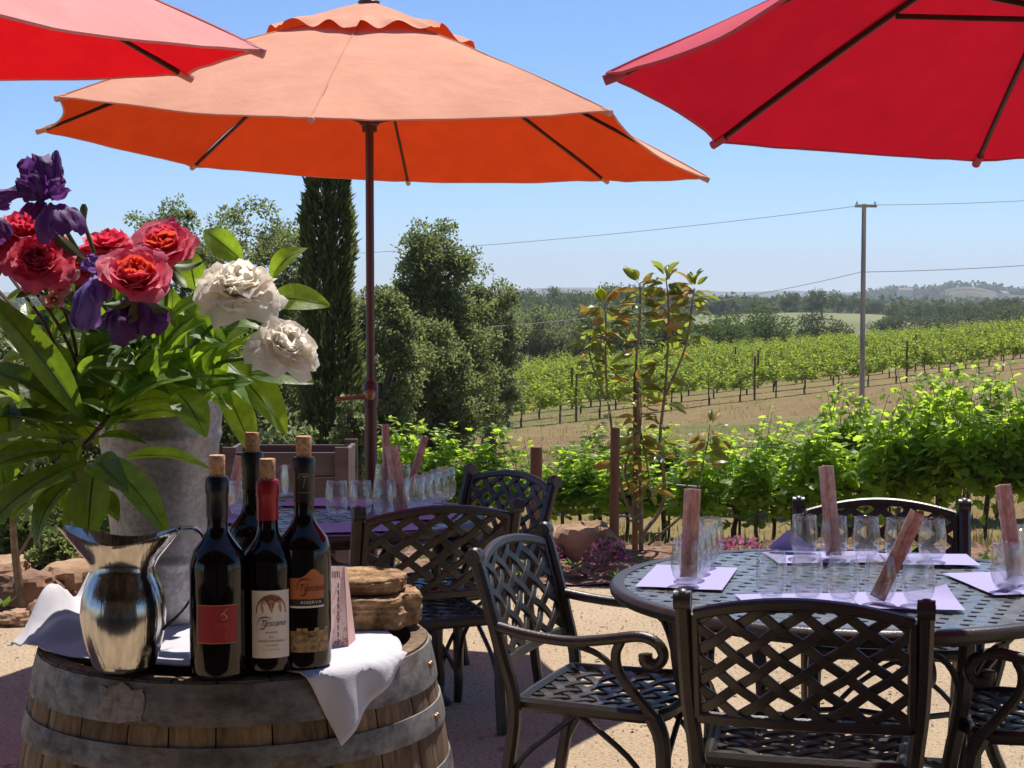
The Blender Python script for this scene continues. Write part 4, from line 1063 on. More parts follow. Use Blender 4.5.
def bottle(label, px, py, capsule, wine=True, H_=.303, Rb=.0372, neck_r=.0142, cap_h=.055, cork=.030, cap_name='capsule'):
    p = onz(px, py, ZC); sc = 1
    root = empty('wine_bottle', label, 'wine bottle', (p.x, p.y, ZC), 0, 'wine bottles on the barrel')
    b = MB(); zs = H_ * .545
    prof = [(0, .006), (.022, .004), (Rb - .006, .0), (Rb - .001, .004), (Rb, .012), (Rb, zs), (Rb - .001, zs + .010), (Rb - .005, zs + .022), (Rb - .012, zs + .031), (Rb - .018, zs + .039), (neck_r + .0012, zs + .049), (neck_r, zs + .058), (neck_r, H_ - .022),
            (neck_r + .0008, H_ - .020), (neck_r + .0008, H_ - .004), (neck_r - .001, H_), (.010, H_), (.0095, H_ - .01), (0, H_ - .01)]
    b.lathe(prof, 48); b.build('glass_body', M['bottle'], root, ang=30)
    c = MB(); rc = neck_r + .0011
    c.lathe([(rc, H_ - .0005 - cap_h), (rc, H_ - .024), (rc + .0012, H_ - .021), (rc + .0012, H_ - .004), (rc - .001, H_ + .0005), (.0105, H_ + .0006)], 32); c.build(cap_name, capsule, root, ang=30)
    k = MB(); k.lathe([(.0, H_ - .004), (.0108, H_ - .004), (.0110, H_ + cork * .5), (.0112, H_ + cork - .001), (.0104, H_ + cork), (0, H_ + cork)], 24); k.build('cork', M['cork'], root, ang=40)
    return root
face = lambda o: math.atan2(-o.location.y, -o.location.x)
gold = flat('gold_print', (.50, .26, .10), .5, .2)
# red label
b1 = bottle('wine bottle with a dark red square label and dark blue capsule beside the pitcher', 219, 673, flat('navy_capsule', (.006, .007, .022), .3), Rb=.0395, H_=.274)
a0 = face(b1) - .05
L1 = patch(b1, 'red_label', .058, .053, .049, .0395, a0, flat('red_label_paper', (.34, .012, .022), .6)); r1 = .0397
for (x, z, w_, h_) in ((0, .049, .058, .0010), (0, .1012, .058, .0010), (-.0286, .049, .0008, .053)):
    patch(L1, 'label_border', w_, h_, z, .0395, a0, gold, x, .0007, nv=2)
lettering(L1, 'SERES', .0080, .006, .0745, r1, a0, flat('dim_red_print', (.52, .10, .07), .5))
fl_ = MB() # flame like flourish
def ribbonp(mb, pts, w0, r, a0, lift=.0012):
    n = len(pts); L_ = []
    for i, (x, z) in enumerate(pts):
        q0 = pts[max(0, i - 1)]; q1 = pts[min(n - 1, i + 1)]; d = Vector((q1[0] - q0[0], q1[1] - q0[1])).normalized(); s_ = Vector((-d.y, d.x)) * w0 * math.sin(math.pi * (i + .6) / (n + .2))
        for k in (-1, 1): L_.append((x + s_.x * k, z + s_.y * k))
    vs = []
    for x, z in L_: a = a0 + x / r; vs.append(((r + lift) * math.cos(a), (r + lift) * math.sin(a), z))
    mb.add(vs, [(2 * i, 2 * i + 1, 2 * i + 3, 2 * i + 2) for i in range(n - 1)])
def cv2(pts, n=18): return [(p.x, p.y) for p in curve([(a, b, 0) for a, b in pts], n)]
ribbonp(fl_, cv2([(.004, .0845), (.010, .0825), (.0135, .086), (.009, .090), (.0125, .0955), (.0145, .0985)]), .0011, r1, a0)
ribbonp(fl_, cv2([(.008, .086), (.0055, .0895), (.010, .0925), (.0115, .0965)]), .0009, r1, a0)
fl_.build('emblem', gold, L1)
lettering(L1, '20', .0050, .012, .0615, r1, a0, flat('dim_red_print', (0, 0, 0))); lettering(L1, '09', .0050, .012, .0560, r1, a0, flat('dim_red_print', (0, 0, 0)))
# white label
b3 = bottle('wine bottle with a tall white label and bright red capsule in the middle', 269, 668, flat('red_capsule', (.32, .012, .025), .35, .2), H_=.266, Rb=.0365)
a0 = face(b3) + .10; r3 = .0367
L3 = patch(b3, 'white_label', .0555, .094, .022, .0365, a0, flat('cream_label_paper', (.84, .74, .68), .7, 0, .05))
ar = MB(); n = 20
vs = []
for i in range(n + 1):
    t = math.pi * i / n; vs.append((.0215 * math.cos(t), .084 + .0265 * math.sin(t) ** .85))
cc = []
for x, z in vs + [(0, .088)]: a = a0 + x / r3; cc.append(((r3 + .0007) * math.cos(a), (r3 + .0007) * math.sin(a), z))
ar.add(cc, [(i, i + 1, n + 1) for i in range(n)] + [(n, 0, n + 1)])
ar.build('label_picture', mat('fresco_print', (.20, .06, .035), .7, 0, .45, 120, col2=(.36, .13, .07)), L3, ang=180)
fg = MB()
for x0, h0 in ((-.0125, .0135), (0, .0150), (.0125, .0145)):   # pale standing columns with spread caps
    ribbonp(fg, [(x0 + .001, .0855), (x0, .0855 + h0 * .5), (x0 - .0005, .0855 + h0)], .0017, r3, a0, .0010)
    ribbonp(fg, cv2([(x0 - .005, .085 + h0 - .001), (x0, .0855 + h0 + .001), (x0 + .005, .085 + h0 - .001)], 8), .0016, r3, a0, .0010)
fg.build('printed_figures', flat('pale_fresco', (.50, .24, .16), .7), L3)
ink = flat('dark_print', (.05, .035, .04), .6)
lettering(L3, 'Toscano', .0120, .0025, .0705, r3, a0, ink, .35, .034)
sw = MB(); ribbonp(sw, cv2([(-.0205, .066), (-.016, .0765), (-.008, .079), (.002, .0765)]), .0007, r3, a0); ribbonp(sw, cv2([(-.017, .063), (-.012, .0625), (-.0085, .0665), (-.006, .0765)]), .0008, r3, a0); sw.build('swash', ink, L3)
grey_ink = flat('grey_print', (.20, .15, .15), .6)
for txt, s_, z, w_, mm in (('AMADOR', .0036, .0575, .017, grey_ink), ('2012', .0036, .0510, .007, ink), ('SANGIOVESE BLEND', .0038, .0455, .037, ink), ('CALIFORNIA', .0032, .0395, .018, grey_ink), ('ALC. 14.5% BY VOL.', .0026, .0335, .026, grey_ink)):
    lettering(L3, txt, s_, 0, z, r3, a0, mm, 0, w_)
# orange label
b4 = bottle('tallest wine bottle with an orange curved label above a castle picture band and black capsule', 305, 665, flat('black_capsule', (.012, .011, .012), .35), H_=.296, Rb=.0375, cap_h=.062)
a0 = face(b4) + .12; r4 = .0377
L4 = patch(b4, 'orange_label', .050, .030, .1005, .0375, a0, flat('orange_label_paper', (.52, .15, .05), .6), outline=lambda u: 1 + .42 * math.exp(-((u - .66) / .22) ** 2))
patch(L4, 'label_band', .050, .0095, .0915, .0375, a0, flat('black_label_band', (.03, .02, .02), .6), nv=3)
patch(L4, 'label_edge', .050, .0028, .0885, .0375, a0, flat('cream_label_paper', (0, 0, 0)), nv=2)
lettering(L4, 'Toscano', .0135, .006, .1165, r4, a0, flat('brown_print', (.09, .03, .02), .6), .35, .036)
sw = MB(); ribbonp(sw, cv2([(-.016, .114), (-.012, .126), (-.003, .129), (.006, .126)]), .0008, r4, a0); ribbonp(sw, cv2([(-.012, .107), (-.006, .106), (-.002, .112), (.0005, .126)]), .0009, r4, a0); sw.build('swash', flat('brown_print', (0, 0, 0)), L4)
lettering(L4, 'RISERVA', .0058, .005, .0962, r4, a0, flat('cream_label_paper', (0, 0, 0)), 0, .030)
def castle_mat():
    m, t, out = nt('castle_picture_print'); b = t.nodes.new('ShaderNodeBsdfPrincipled'); b.inputs['Roughness'].default_value = .65
    n = tex(t, 70, 4, .6, stretch=(1, 1, 1.4)); n2 = tex(t, 170, 3, .6)
    a = ramp(t, n.outputs[0], [(.30, (.10, .06, .04)), (.42, (.42, .24, .09)), (.55, (.50, .33, .15)), (.68, (.16, .18, .22)), (.8, (.40, .18, .06))])
    c = ramp(t, n2.outputs[0], [(.38, (.35, .3, .3)), (.6, (1, 1, 1))])
    mx = t.nodes.new('ShaderNodeMix'); mx.data_type = 'RGBA'; mx.blend_type = 'MULTIPLY'; mx.inputs[0].default_value = .8
    t.links.new(a, mx.inputs[6]); t.links.new(c, mx.inputs[7]); t.links.new(mx.outputs[2], b.inputs['Base Color']); t.links.new(b.outputs[0], out.inputs[0]); return m
cas = castle_mat()
L5 = patch(b4, 'castle_label', .066, .030, .026, .0375, a0, cas)
cr_ = MB()
for i in range(8):
    if i in (1, 4, 6): continue
    x = -.029 + i * .0083; q = []
    for xx, z in ((x - .0034, .0561), (x + .0034, .0561), (x + .0034, .0600), (x - .0034, .0600)): a = a0 + xx / r4; q.append(((r4 + .0004) * math.cos(a), (r4 + .0004) * math.sin(a), z))
    cr_.add(q, [(0, 1, 2, 3)])
cr_.build('battlements', flat('sand_print', (.42, .27, .13), .65, 0, .3), L5, ang=180)
lettering(b4, 'T', .0250, -.001, .262, .0155, face(b4), flat('silver_print', (.30, .28, .27), .4, .4), .35, .009)
ot = MB(); ribbonp(ot, cv2([(-.0095, .266), (-.004, .273), (.004, .274), (.009, .271)]), .0006, .0155, face(b4)); ribbonp(ot, cv2([(-.010, .2485), (0, .2475), (.010, .2485)]), .0005, .0155, face(b4)); ot.build('capsule_print', flat('silver_print', (0, 0, 0)), b4)
# hidden fourth bottle
b2 = bottle('wine bottle hidden behind the middle bottle, only cork and neck showing', 254, 644, flat('black_capsule', (0, 0, 0)), H_=.290)

# leaning folder with printed lines
def folder_mat():
    m, t, out = nt('folded_leaflet_print'); b = t.nodes.new('ShaderNodeBsdfPrincipled'); b.inputs['Roughness'].default_value = .7
    n = tex(t, 30, 6, .7, stretch=(1.6, 1, .45)); n2 = tex(t, 95, 2, .5, stretch=(2.2, 1, 1))
    a = ramp(t, n.outputs[0], [(.3, (.80, .55, .47)), (.6, (.92, .76, .69))]); c = ramp(t, n2.outputs[0], [(.36, (.55, .3, .28)), (.44, (1, 1, 1))])
    mx = t.nodes.new('ShaderNodeMix'); mx.data_type = 'RGBA'; mx.blend_type = 'MULTIPLY'; mx.inputs[0].default_value = .55
    t.links.new(a, mx.inputs[6]); t.links.new(c, mx.inputs[7]); t.links.new(mx.outputs[2], b.inputs['Base Color'])
    tr = t.nodes.new('ShaderNodeBsdfTranslucent'); ms = t.nodes.new('ShaderNodeMixShader'); ms.inputs[0].default_value = .5; t.links.new(mx.outputs[2], tr.inputs['Color'])
    t.links.new(b.outputs[0], ms.inputs[1]); t.links.new(tr.outputs[0], ms.inputs[2]); t.links.new(ms.outputs[0], out.inputs[0]); return m
lf_ = empty('leaflet', 'pale pink printed leaflet leaning on the orange labelled bottle', 'leaflet', at(338, 662, 2.44))
ya = 2.44
def lp(px, py, dy=0): return at(px, py, ya + dy) - Vector(lf_.location)
pg = MB()
q = [lp(318, 664), lp(349, 661), lp(344, 566, .035), lp(322, 566, .035)]; bk_ = [v + Vector((0, .0016, .0004)) for v in q]
pg.add(q, [(0, 1, 2, 3)]); front = pg.build('front_page', folder_mat(), lf_, ang=20)
pg = MB()
q = [lp(349.4, 661), lp(358, 658, .045), lp(347, 568, .06), lp(344.4, 566, .035)]; bk_ = [v + Vector((-.0016, .0008, .0004)) for v in q]
pg.add(q + bk_, [(0, 1, 2, 3), (7, 6, 5, 4), (1, 0, 4, 5), (2, 1, 5, 6), (3, 2, 6, 7), (0, 3, 7, 4)]); pg.build('side_page', flat('pink_leaflet_edge', (.66, .40, .34), .7), lf_, ang=20)
pr = MB()
def prect(x0, y0, x1, y1, off=-.0012):
    def dd(y): return .035 * (664 - y) / 98 + off
    pr.add([lp(x0, y1, dd(y1)), lp(x1, y1, dd(y1)), lp(x1, y0, dd(y0)), lp(x0, y0, dd(y0))], [(0, 1, 2, 3)])
for k in range(5): prect(332 + k * 1.7, 571.5, 332.9 + k * 1.7, 578)
for k in range(9): prect(337.5, 583 + k * 7.0, 338.8, 588 + k * 7.0)
for k in range(14): x = 334 + 12 * ra.random(); yv = 636 + 22 * ra.random(); prect(x, yv, x + 2.2, yv + 1.3)
pr.build('printing', flat('rose_print', (.30, .13, .13), .7), front, ang=20)

# flagstones lying on the cloth
def slab(name, pts, z0, z1, label, seed):
    """broken flagstone: angular outline, layered fractured sides, rough but level top"""
    o = MB(); rr = random.Random(seed); P = [Vector((x, y, 0)) for x, y in pts]; ring = []
    for a, b in zip(P, P[1:] + P[:1]):
        mid = a.lerp(b, .4 + .2 * rr.random()) + Vector((b.y - a.y, a.x - b.x, 0)) * (.2 * (rr.random() - .35))
        for p, q in ((a, mid), (mid, b)): ring += [p.lerp(q, t / 9) for t in range(9)]
    n = len(ring); c = sum(ring, Vector()) / n; vs = []; L_ = 19
    def nn(v, s): return noise.noise(Vector(v) * s + Vector((seed * 3.7, seed, 0)))
    for l in range(L_):
        f = l / (L_ - 1); strat = noise.noise(Vector((f * 7.3, seed, 1))); edge = min(1, f / .08, (1 - f) / .05)
        for p in ring:
            h = (p.x, p.y, f * (z1 - z0)); k = .985 + .05 * strat + .085 * nn(h, 20) + .045 * nn(h, 62) + .022 * nn(h, 170) - .025 * (1 - edge)
            q = c + (p - c) * k; vs.append((q.x, q.y, lerp(z0, z1, f) + .0035 * nn((p.x, p.y, 0), 34) * f))
    fs = [(j * n + i, j * n + (i + 1) % n, (j + 1) * n + (i + 1) % n, (j + 1) * n + i) for j in range(L_ - 1) for i in range(n)]
    R_ = [.93, .84, .72, .6, .48, .36, .24, .12, .04]
    for k in R_:
        for p in ring:
            q = c + (p - c) * k; h = (q.x, q.y, 0); vs.append((q.x, q.y, z1 + .0045 * nn(h, 30) + .003 * nn(h, 85) + .0014 * nn(h, 220)))
    for j in range(L_ - 1, L_ - 1 + len(R_)): fs += [(j * n + i, j * n + (i + 1) % n, (j + 1) * n + (i + 1) % n, (j + 1) * n + i) for i in range(n)]
    e_ = L_ + len(R_); fs.append(tuple(range((e_ - 1) * n, e_ * n))); fs.append(tuple(range(n))[::-1]); o.add(vs, fs)
    b = o.build(name, M['flag'], ang=28); b.location = (BC.x, BC.y, 0); return tag(b, label, 'flat stone', 'flagstones on the barrel')
slab('flagstone', [(.13, .03), (.25, .015), (.282, .07), (.262, .15), (.15, .19), (.11, .12)], ZC + .001, ZC + .049, 'thicker flat brown stone lying on the barrel cloth, lower of the two', 2)
slab('flagstone', [(.125, .04), (.20, .025), (.248, .045), (.255, .11), (.235, .15), (.14, .18), (.10, .11)], ZC + .053, ZC + .075, 'flat tan stone on top of the lower stone on the barrel', 6)

# ------------------------------------------------------------------ steel pitcher
pp = onz(124, 669, ZC); pit = empty('steel_pitcher', 'shiny stainless steel bell pitcher with wide spout on the barrel', 'pitcher', (pp.x, pp.y, ZC))
def pshape(p, a, i):
    z = p.z; t = sm(.140, .198, z); ca_, sa_ = math.cos(a), math.sin(a); q = p.copy()
    spout = max(0, -ca_) ** 2.6; q.x -= .036 * t * spout; q.z += .014 * t * spout
    hand = max(0, ca_) ** 3; q.x += .030 * t * hand; q.z += .012 * t * hand
    q.z -= .010 * t * (sa_ ** 2)
    q.y *= 1 - .12 * t
    return q
po = [(0, .002), (.030, .0), (.042, .002), (.047, .010), (.0545, .032), (.0605, .060), (.0625, .082), (.0605, .104), (.0545, .126), (.0470, .142), (.0445, .152), (.0455, .162), (.0500, .176), (.0555, .190), (.0585, .198)]
inn = [(r - .0012, z + .0004) for r, z in po[::-1] if z > .008] + [(0, .010)]
pm_ = MB(); pm_.lathe(po + [(po[-1][0] + .0012, po[-1][1] + .0006)] + inn, 72, fn=pshape); pm_.build('body', M['stainless'], pit, ang=60)
hn = MB(); hpts = curve([(.082, 0, .206), (.105, .012, .205), (.118, .02, .185), (.112, .022, .14), (.094, .015, .095), (.066, .004, .066), (.058, 0, .058)], 26)
hn.bar(hpts, .016, .0045, lambda i: (hpts[max(0, i - 1)] - hpts[min(26, i + 1)]).cross(Vector((0, 1, 0))), ch=.3); hn.build('handle', M['stainless'], pit); pit.scale = (.95, .95, .96)
# ------------------------------------------------------------------ galvanised bucket
def galv():
    m, t, out = nt('galvanised_zinc'); b = t.nodes.new('ShaderNodeBsdfPrincipled'); b.inputs['Metallic'].default_value = .6; b.inputs['Roughness'].default_value = .5
    n = tex(t, 160, kind='ShaderNodeTexVoronoi'); n2 = tex(t, 8, 6, .7)
    a = ramp(t, n.outputs['Color'], [(.2, (.30, .295, .31)), (.8, (.42, .415, .43))]); c = ramp(t, n2.outputs[0], [(.3, (.62, .60, .60)), (.7, (1, 1, 1))])
    mx = t.nodes.new('ShaderNodeMix'); mx.data_type = 'RGBA'; mx.blend_type = 'MULTIPLY'; mx.inputs[0].default_value = 1
    t.links.new(a, mx.inputs[6]); t.links.new(c, mx.inputs[7]); t.links.new(mx.outputs[2], b.inputs['Base Color'])
    bp = t.nodes.new('ShaderNodeBump'); bp.inputs['Strength'].default_value = .12; bp.inputs['Distance'].default_value = .004; t.links.new(n2.outputs[0], bp.inputs['Height']); t.links.new(bp.outputs[0], b.inputs['Normal'])
    t.links.new(b.outputs[0], out.inputs[0]); return m
BK = Vector((-.566, 2.655, ZC)); BKH = .385
buck = empty('flower_bucket', 'tall grey galvanized metal flower bucket on the barrel', 'bucket', BK)
def bkr(z): return lerp(.066, .104, z / BKH)
bo = MB(); prf = [(0, .004), (.064, .004), (.066, 0)]
for k in range(1, 60):
    z = BKH * k / 60; rr_ = bkr(z)
    for zc_ in (.30, .10): rr_ += .0035 * math.exp(-((z - zc_ * 1.0) / .006) ** 2)
    prf.append((rr_, z))
prf += [(bkr(BKH), BKH), (bkr(BKH) + .003, BKH + .003), (bkr(BKH), BKH + .006), (bkr(BKH) - .003, BKH + .003), (bkr(BKH) - .003, BKH - .01), (.064, .008), (0, .008)]
bo.lathe(prf, 64); bo.build('pail', galv(), buck, ang=50)
# ------------------------------------------------------------------ bouquet
def petal_mat(name, c_lo, c_hi, trans, tf=.35, rough=.55, inner=None):
    """petals: colour runs from the middle of the bloom outwards in object space"""
    m, t, out = nt(name)
    b = t.nodes.new('ShaderNodeBsdfPrincipled'); b.inputs['Roughness'].default_value = rough; b.inputs['Specular IOR Level'].default_value = .25
    b.inputs['Sheen Weight'].default_value = .15
    tr = t.nodes.new('ShaderNodeBsdfTranslucent'); mx = t.nodes.new('ShaderNodeMixShader'); mx.inputs[0].default_value = tf
    g_ = t.nodes.new('ShaderNodeNewGeometry'); n = tex(t, 60, 4, .6)
    a = ramp(t, g_.outputs['Random Per Island'], [(0, c_lo), (1, c_hi)])
    v = ramp(t, n.outputs[0], [(.3, (.8, .78, .78)), (.7, (1.1, 1.1, 1.1))])
    k = t.nodes.new('ShaderNodeMix'); k.data_type = 'RGBA'; k.blend_type = 'MULTIPLY'; k.inputs[0].default_value = 1
    t.links.new(a, k.inputs[6]); t.links.new(v, k.inputs[7]); t.links.new(k.outputs[2], b.inputs['Base Color'])
    tr.inputs['Color'].default_value = c4(trans)
    bp = t.nodes.new('ShaderNodeBump'); bp.inputs['Strength'].default_value = .3; bp.inputs['Distance'].default_value = .004; t.links.new(tex(t, 120, 3, .6, stretch=(1, 1, .4)).outputs[0], bp.inputs['Height']); t.links.new(bp.outputs[0], b.inputs['Normal'])
    t.links.new(b.outputs[0], mx.inputs[1]); t.links.new(tr.outputs[0], mx.inputs[2]); t.links.new(mx.outputs[0], out.inputs[0]); return m
M['rose_out'] = petal_mat('pink_red_petals', (.74, .05, .13), (.90, .22, .32), (.98, .13, .21), .45)
M['rose_red'] = petal_mat('crimson_petals', (.66, .025, .075), (.88, .14, .22), (.95, .08, .15), .45)
M['rose_in'] = petal_mat('orange_red_petals', (.78, .05, .05), (.90, .12, .07), (.98, .14, .07), .45)
M['peony'] = petal_mat('creamy_white_petals', (.90, .83, .72), (.95, .91, .83), (1, .94, .82), .62, .7)
M['iris'] = petal_mat('purple_petals', (.055, .012, .10), (.16, .05, .24), (.24, .07, .34), .35)
M['iris2'] = petal_mat('violet_petals', (.16, .08, .33), (.30, .17, .50), (.34, .17, .55), .35)
M['leaf_dark'] = leaf_mat('dark_glossy_leaves', (.028, .062, .012), (.085, .145, .026), (.34, .54, .022), .38, .27, .55, detail=1)
M['leaf_bright'] = leaf_mat('bright_green_leaves', (.055, .13, .018), (.13, .24, .035), (.46, .70, .04), .5, .36, .4, detail=1)
M['vein'] = leaf_mat('leaf_veins', (.05, .09, .025), (.09, .14, .04), (.3, .45, .05), .3, .4, .3)
M['leaf_pale'] = leaf_mat('pale_leaf_backs', (.10, .10, .035), (.17, .15, .06), (.25, .30, .05), .3, .5, .3)
def bloom(mb_sets, c, axis, Rr, n, seed, ruffle=.05, t_in=.4, open0=6, open1=78, wide=1.0, crumple=0.0):
    """spiral of cupped petals; mb_sets = (inner mesh, outer mesh)"""
    rr = random.Random(seed); c = Vector(c); ax = Vector(axis).normalized()
    e1 = ax.orthogonal().normalized(); e2 = ax.cross(e1)
    for i in range(n):
        t = (i + .5) / n; th0 = i * 2.39996 + rr.random() * .3
        phi = R(lerp(open0, open1, t ** 1.15)) * (.9 + .2 * rr.random()); L = Rr * lerp(.62, 1.06, t) * (.9 + .2 * rr.random()); W = Rr * lerp(.62, 1.22, t) * wide * (.85 + .3 * rr.random())
        cup = lerp(.9, .35, t); s1 = rr.random() * 20
        def fn(u, v):
            uu = u * 2 - 1; vv = v * (1 - .22 * uu * uu)
            wv = math.sin(min(1, vv * .82 + .10) * math.pi * .62) ** .8
            r = Rr * .05 + L * (math.sin(phi) * vv * (.55 + .45 * vv) + .13 * math.sin(vv * math.pi)) + Rr * .16 * max(0, t - .2) * max(0, vv - .72) ** 1.3 * 3
            z = L * (math.cos(phi) * vv) - Rr * .25 * t + L * .16 * t * math.sin(vv * math.pi * .9) - Rr * .22 * t * max(0, vv - .75) * 2
            sx = uu * W * .5 * wv
            bend = cup * (uu * uu) * W * .24 * wv
            rad = r - bend * (1 if t > .15 else .5)
            q = Vector((rad, sx, z + bend * .35 * math.sin(phi)))
            nz_ = noise.noise(Vector((uu * 1.7 + s1, vv * 2.2, seed)))
            q += Vector((nz_ * ruffle * Rr * vv * 1.6, 0, noise.noise(Vector((uu * 3.2, vv * 2 + s1, 4))) * ruffle * Rr * 1.8 * vv * vv))
            if crumple: q += Vector((noise.noise(q * (3.6 / Rr) + Vector((s1, 0, 0))), noise.noise(q * (3.6 / Rr) + Vector((0, s1, 0))), noise.noise(q * (3.6 / Rr) + Vector((0, 0, s1))))) * crumple * Rr * vv
            a = th0; x = q.x * math.cos(a) - q.y * math.sin(a); y = q.x * math.sin(a) + q.y * math.cos(a)
            return c + e1 * x + e2 * y + ax * q.z
        mb_sets[0 if t < t_in else 1].grid(fn, 8, 8)
NECK = BK + Vector((0, 0, BKH + .0))
def stem_of(parent, p, r=.0028, m=None, bow=.03, end=None):
    e = end or (BK + Vector((.03 * (rnd.random() - .5) * 2, .03 * (rnd.random() - .5) * 2, BKH * .45)))
    p = Vector(p); md_ = p.lerp(e, .45) + Vector((bow * (rnd.random() - .5), bow * (rnd.random() - .5), bow * .3)); k = MB()
    nk = NECK + (p - NECK) * .12; nk = Vector((nk.x, nk.y, NECK.z)); dxy = Vector((nk.x - BK.x, nk.y - BK.y))
    if dxy.length > .075: dxy *= .075 / dxy.length
    nk = Vector((BK.x + dxy.x, BK.y + dxy.y, NECK.z))
    k.tube([q - parent.location for q in curve([p, p.lerp(nk, .55) + Vector((0, 0, bow * .4)), nk, e], 14)], r, 6)
    return k.build('stem', m or M['stem'], parent)
def leaf_shape(mb, b, t, w_, nrm, fold=.18, sag=.12, seed=0, m=0, tipw=.0, wave=.02, vein=0):
    """broad lanceolate leaf with a folded midrib and a drooping curve, from b to t"""
    b, t = Vector(b), Vector(t); ax = t - b; L = ax.length; ax.normalize(); nrm = Vector(nrm); nrm = (nrm - ax * nrm.dot(ax)).normalized(); s_ = ax.cross(nrm)
    def fn(u, v):
        uu = u * 2 - 1; prof = math.sin(math.pi * min(1, (v * .97 + .015)) ** .88) ** .82
        x = uu * w_ * .5 * prof
        h = abs(uu) * w_ * fold * prof + sag * L * math.sin(math.pi * v) + wave * L * noise.noise(Vector((uu * .9 + seed, v * 3, seed * 1.7))) - .02 * L * uu * math.sin(v * 5 + seed)
        return b + ax * (L * v) + s_ * x + nrm * h
    mb.grid(fn, 6, 12, m)
    if vein:
        mb.grid(lambda u, v: fn(.5 + (u - .5) * .07 * (1 - .6 * v), v * .96) + nrm * (.0006 + .0006 * (1 - abs(u * 2 - 1))), 2, 12, vein)
def branch(label, node, stem_m, leaves, group, lm, name='leafy_branch', end=None):
    o = empty(name, label, 'foliage', node, group=group); loc = Vector(node)
    mb = MB()
    for i, (b, t, w_, nr) in enumerate(leaves): leaf_shape(mb, Vector(b) - loc, Vector(t) - loc, w_, nr, seed=i * 3.1 + loc.x * 50, fold=.10 + .14 * rnd.random(), sag=.05 + .12 * rnd.random(), vein=1)
    mb.build('leaves', [lm, M['vein']], o, ang=180)
    stem_of(o, node, .004, stem_m, end=end); return o
def PX(w_, Y): return w_ * Y / F_PX
def leaves_px(lst, Y):
    out = []
    for (bx, by, dyb, tx, ty, dyt, w_, nr) in lst: out.append((at(bx, by, Y + dyb), at(tx, ty, Y + dyt), PX(w_, Y), nr))
    return out
UPN = (0, -.35, 1)
branch('broad dark glossy leaves spreading left from the front of the bucket', at(84, 446, 2.42), M['stem_brown'], leaves_px([(a, b, c, d, e, f, g * .78, h) for a, b, c, d, e, f, g, h in [
    (82, 418, 0, -16, 292, -.06, 46, (.5, -1, .3)), (70, 412, .02, -35, 366, .04, 40, (.1, -.8, .8)), (78, 440, 0, -40, 455, -.05, 34, (0, -.5, 1)), (74, 452, 0, -45, 492, -.08, 34, (-.1, -.6, .9)),
    (80, 462, 0, -40, 556, -.10, 46, (-.4, -1, .4)), (76, 478, 0, 36, 552, -.05, 36, (-.7, -.9, .1)), (94, 472, .0, 88, 545, -.06, 52, (.1, -1, .1)), (104, 456, 0, 168, 536, -.08, 44, (.6, -.9, .2)),
    (92, 462, -.02, 128, 494, -.11, 42, (.2, -1, .5)), (96, 428, 0, 38, 424, -.02, 22, (0, -.4, 1)), (86, 424, .03, 6, 330, .02, 30, (.3, -.8, .6)), (78, 436, .03, -20, 418, .04, 26, (0, -.35, 1)), (70, 470, .02, 10, 520, -.02, 30, (-.4, -1, .3)), (100, 468, .02, 64, 540, .0, 28, (-.3, -1, .1)), (90, 440, .02, 150, 446, -.02, 20, (.1, -.4, 1))]], 2.42), 'magnolia branches in the bucket', M['leaf_dark'])
branch('long glossy leaves pointing right across the bucket front', at(100, 428, 2.44), M['stem_brown'], leaves_px([
    (106, 412, 0, 218, 378, .02, 40, (-.1, -.55, 1)), (104, 432, -.01, 206, 424, -.04, 20, (0, -.2, 1)), (128, 458, 0, 212, 470, -.06, 22, (0, -.5, 1)), (96, 420, .02, 60, 372, .05, 30, (.3, -.8, .5)), (112, 404, .03, 190, 352, .05, 34, (-.2, -.5, 1)),
    (120, 420, .02, 196, 408, .10, 26, (0, -.8, .6)), (176, 392, .0, 206, 438, -.05, 36, (.5, -1, .2)), (88, 410, .06, 30, 330, .08, 36, (.4, -.9, .4))], 2.44), 'magnolia branches in the bucket', M['leaf_bright'])
branch('bright leaves rising behind and below the white flowers at right', at(215, 372, 2.56), M['stem'], leaves_px([
    (243, 262, .03, 204, 230, .05, 28, (-.3, -.9, .5)), (270, 282, .05, 308, 248, .06, 24, (-.3, -.8, .6)), (268, 300, .04, 330, 306, .02, 34, (0, -.9, .6)), (250, 372, 0, 314, 384, -.05, 44, (.1, -.8, .7)), (226, 362, 0, 286, 434, -.06, 42, (.5, -.9, .4)),
    (218, 382, -.02, 252, 458, -.08, 34, (.7, -.8, .2)), (196, 290, .05, 190, 250, .06, 30, (-.1, -1, .3)), (212, 340, 0, 176, 300, .03, 30, (.2, -1, .4)), (222, 352, .0, 250, 330, -.03, 26, (0, -.6, .8)), (205, 395, .0, 232, 410, -.08, 26, (.3, -.8, .5))], 2.56), 'magnolia branches in the bucket', M['leaf_bright'])
rb = random.Random(31)
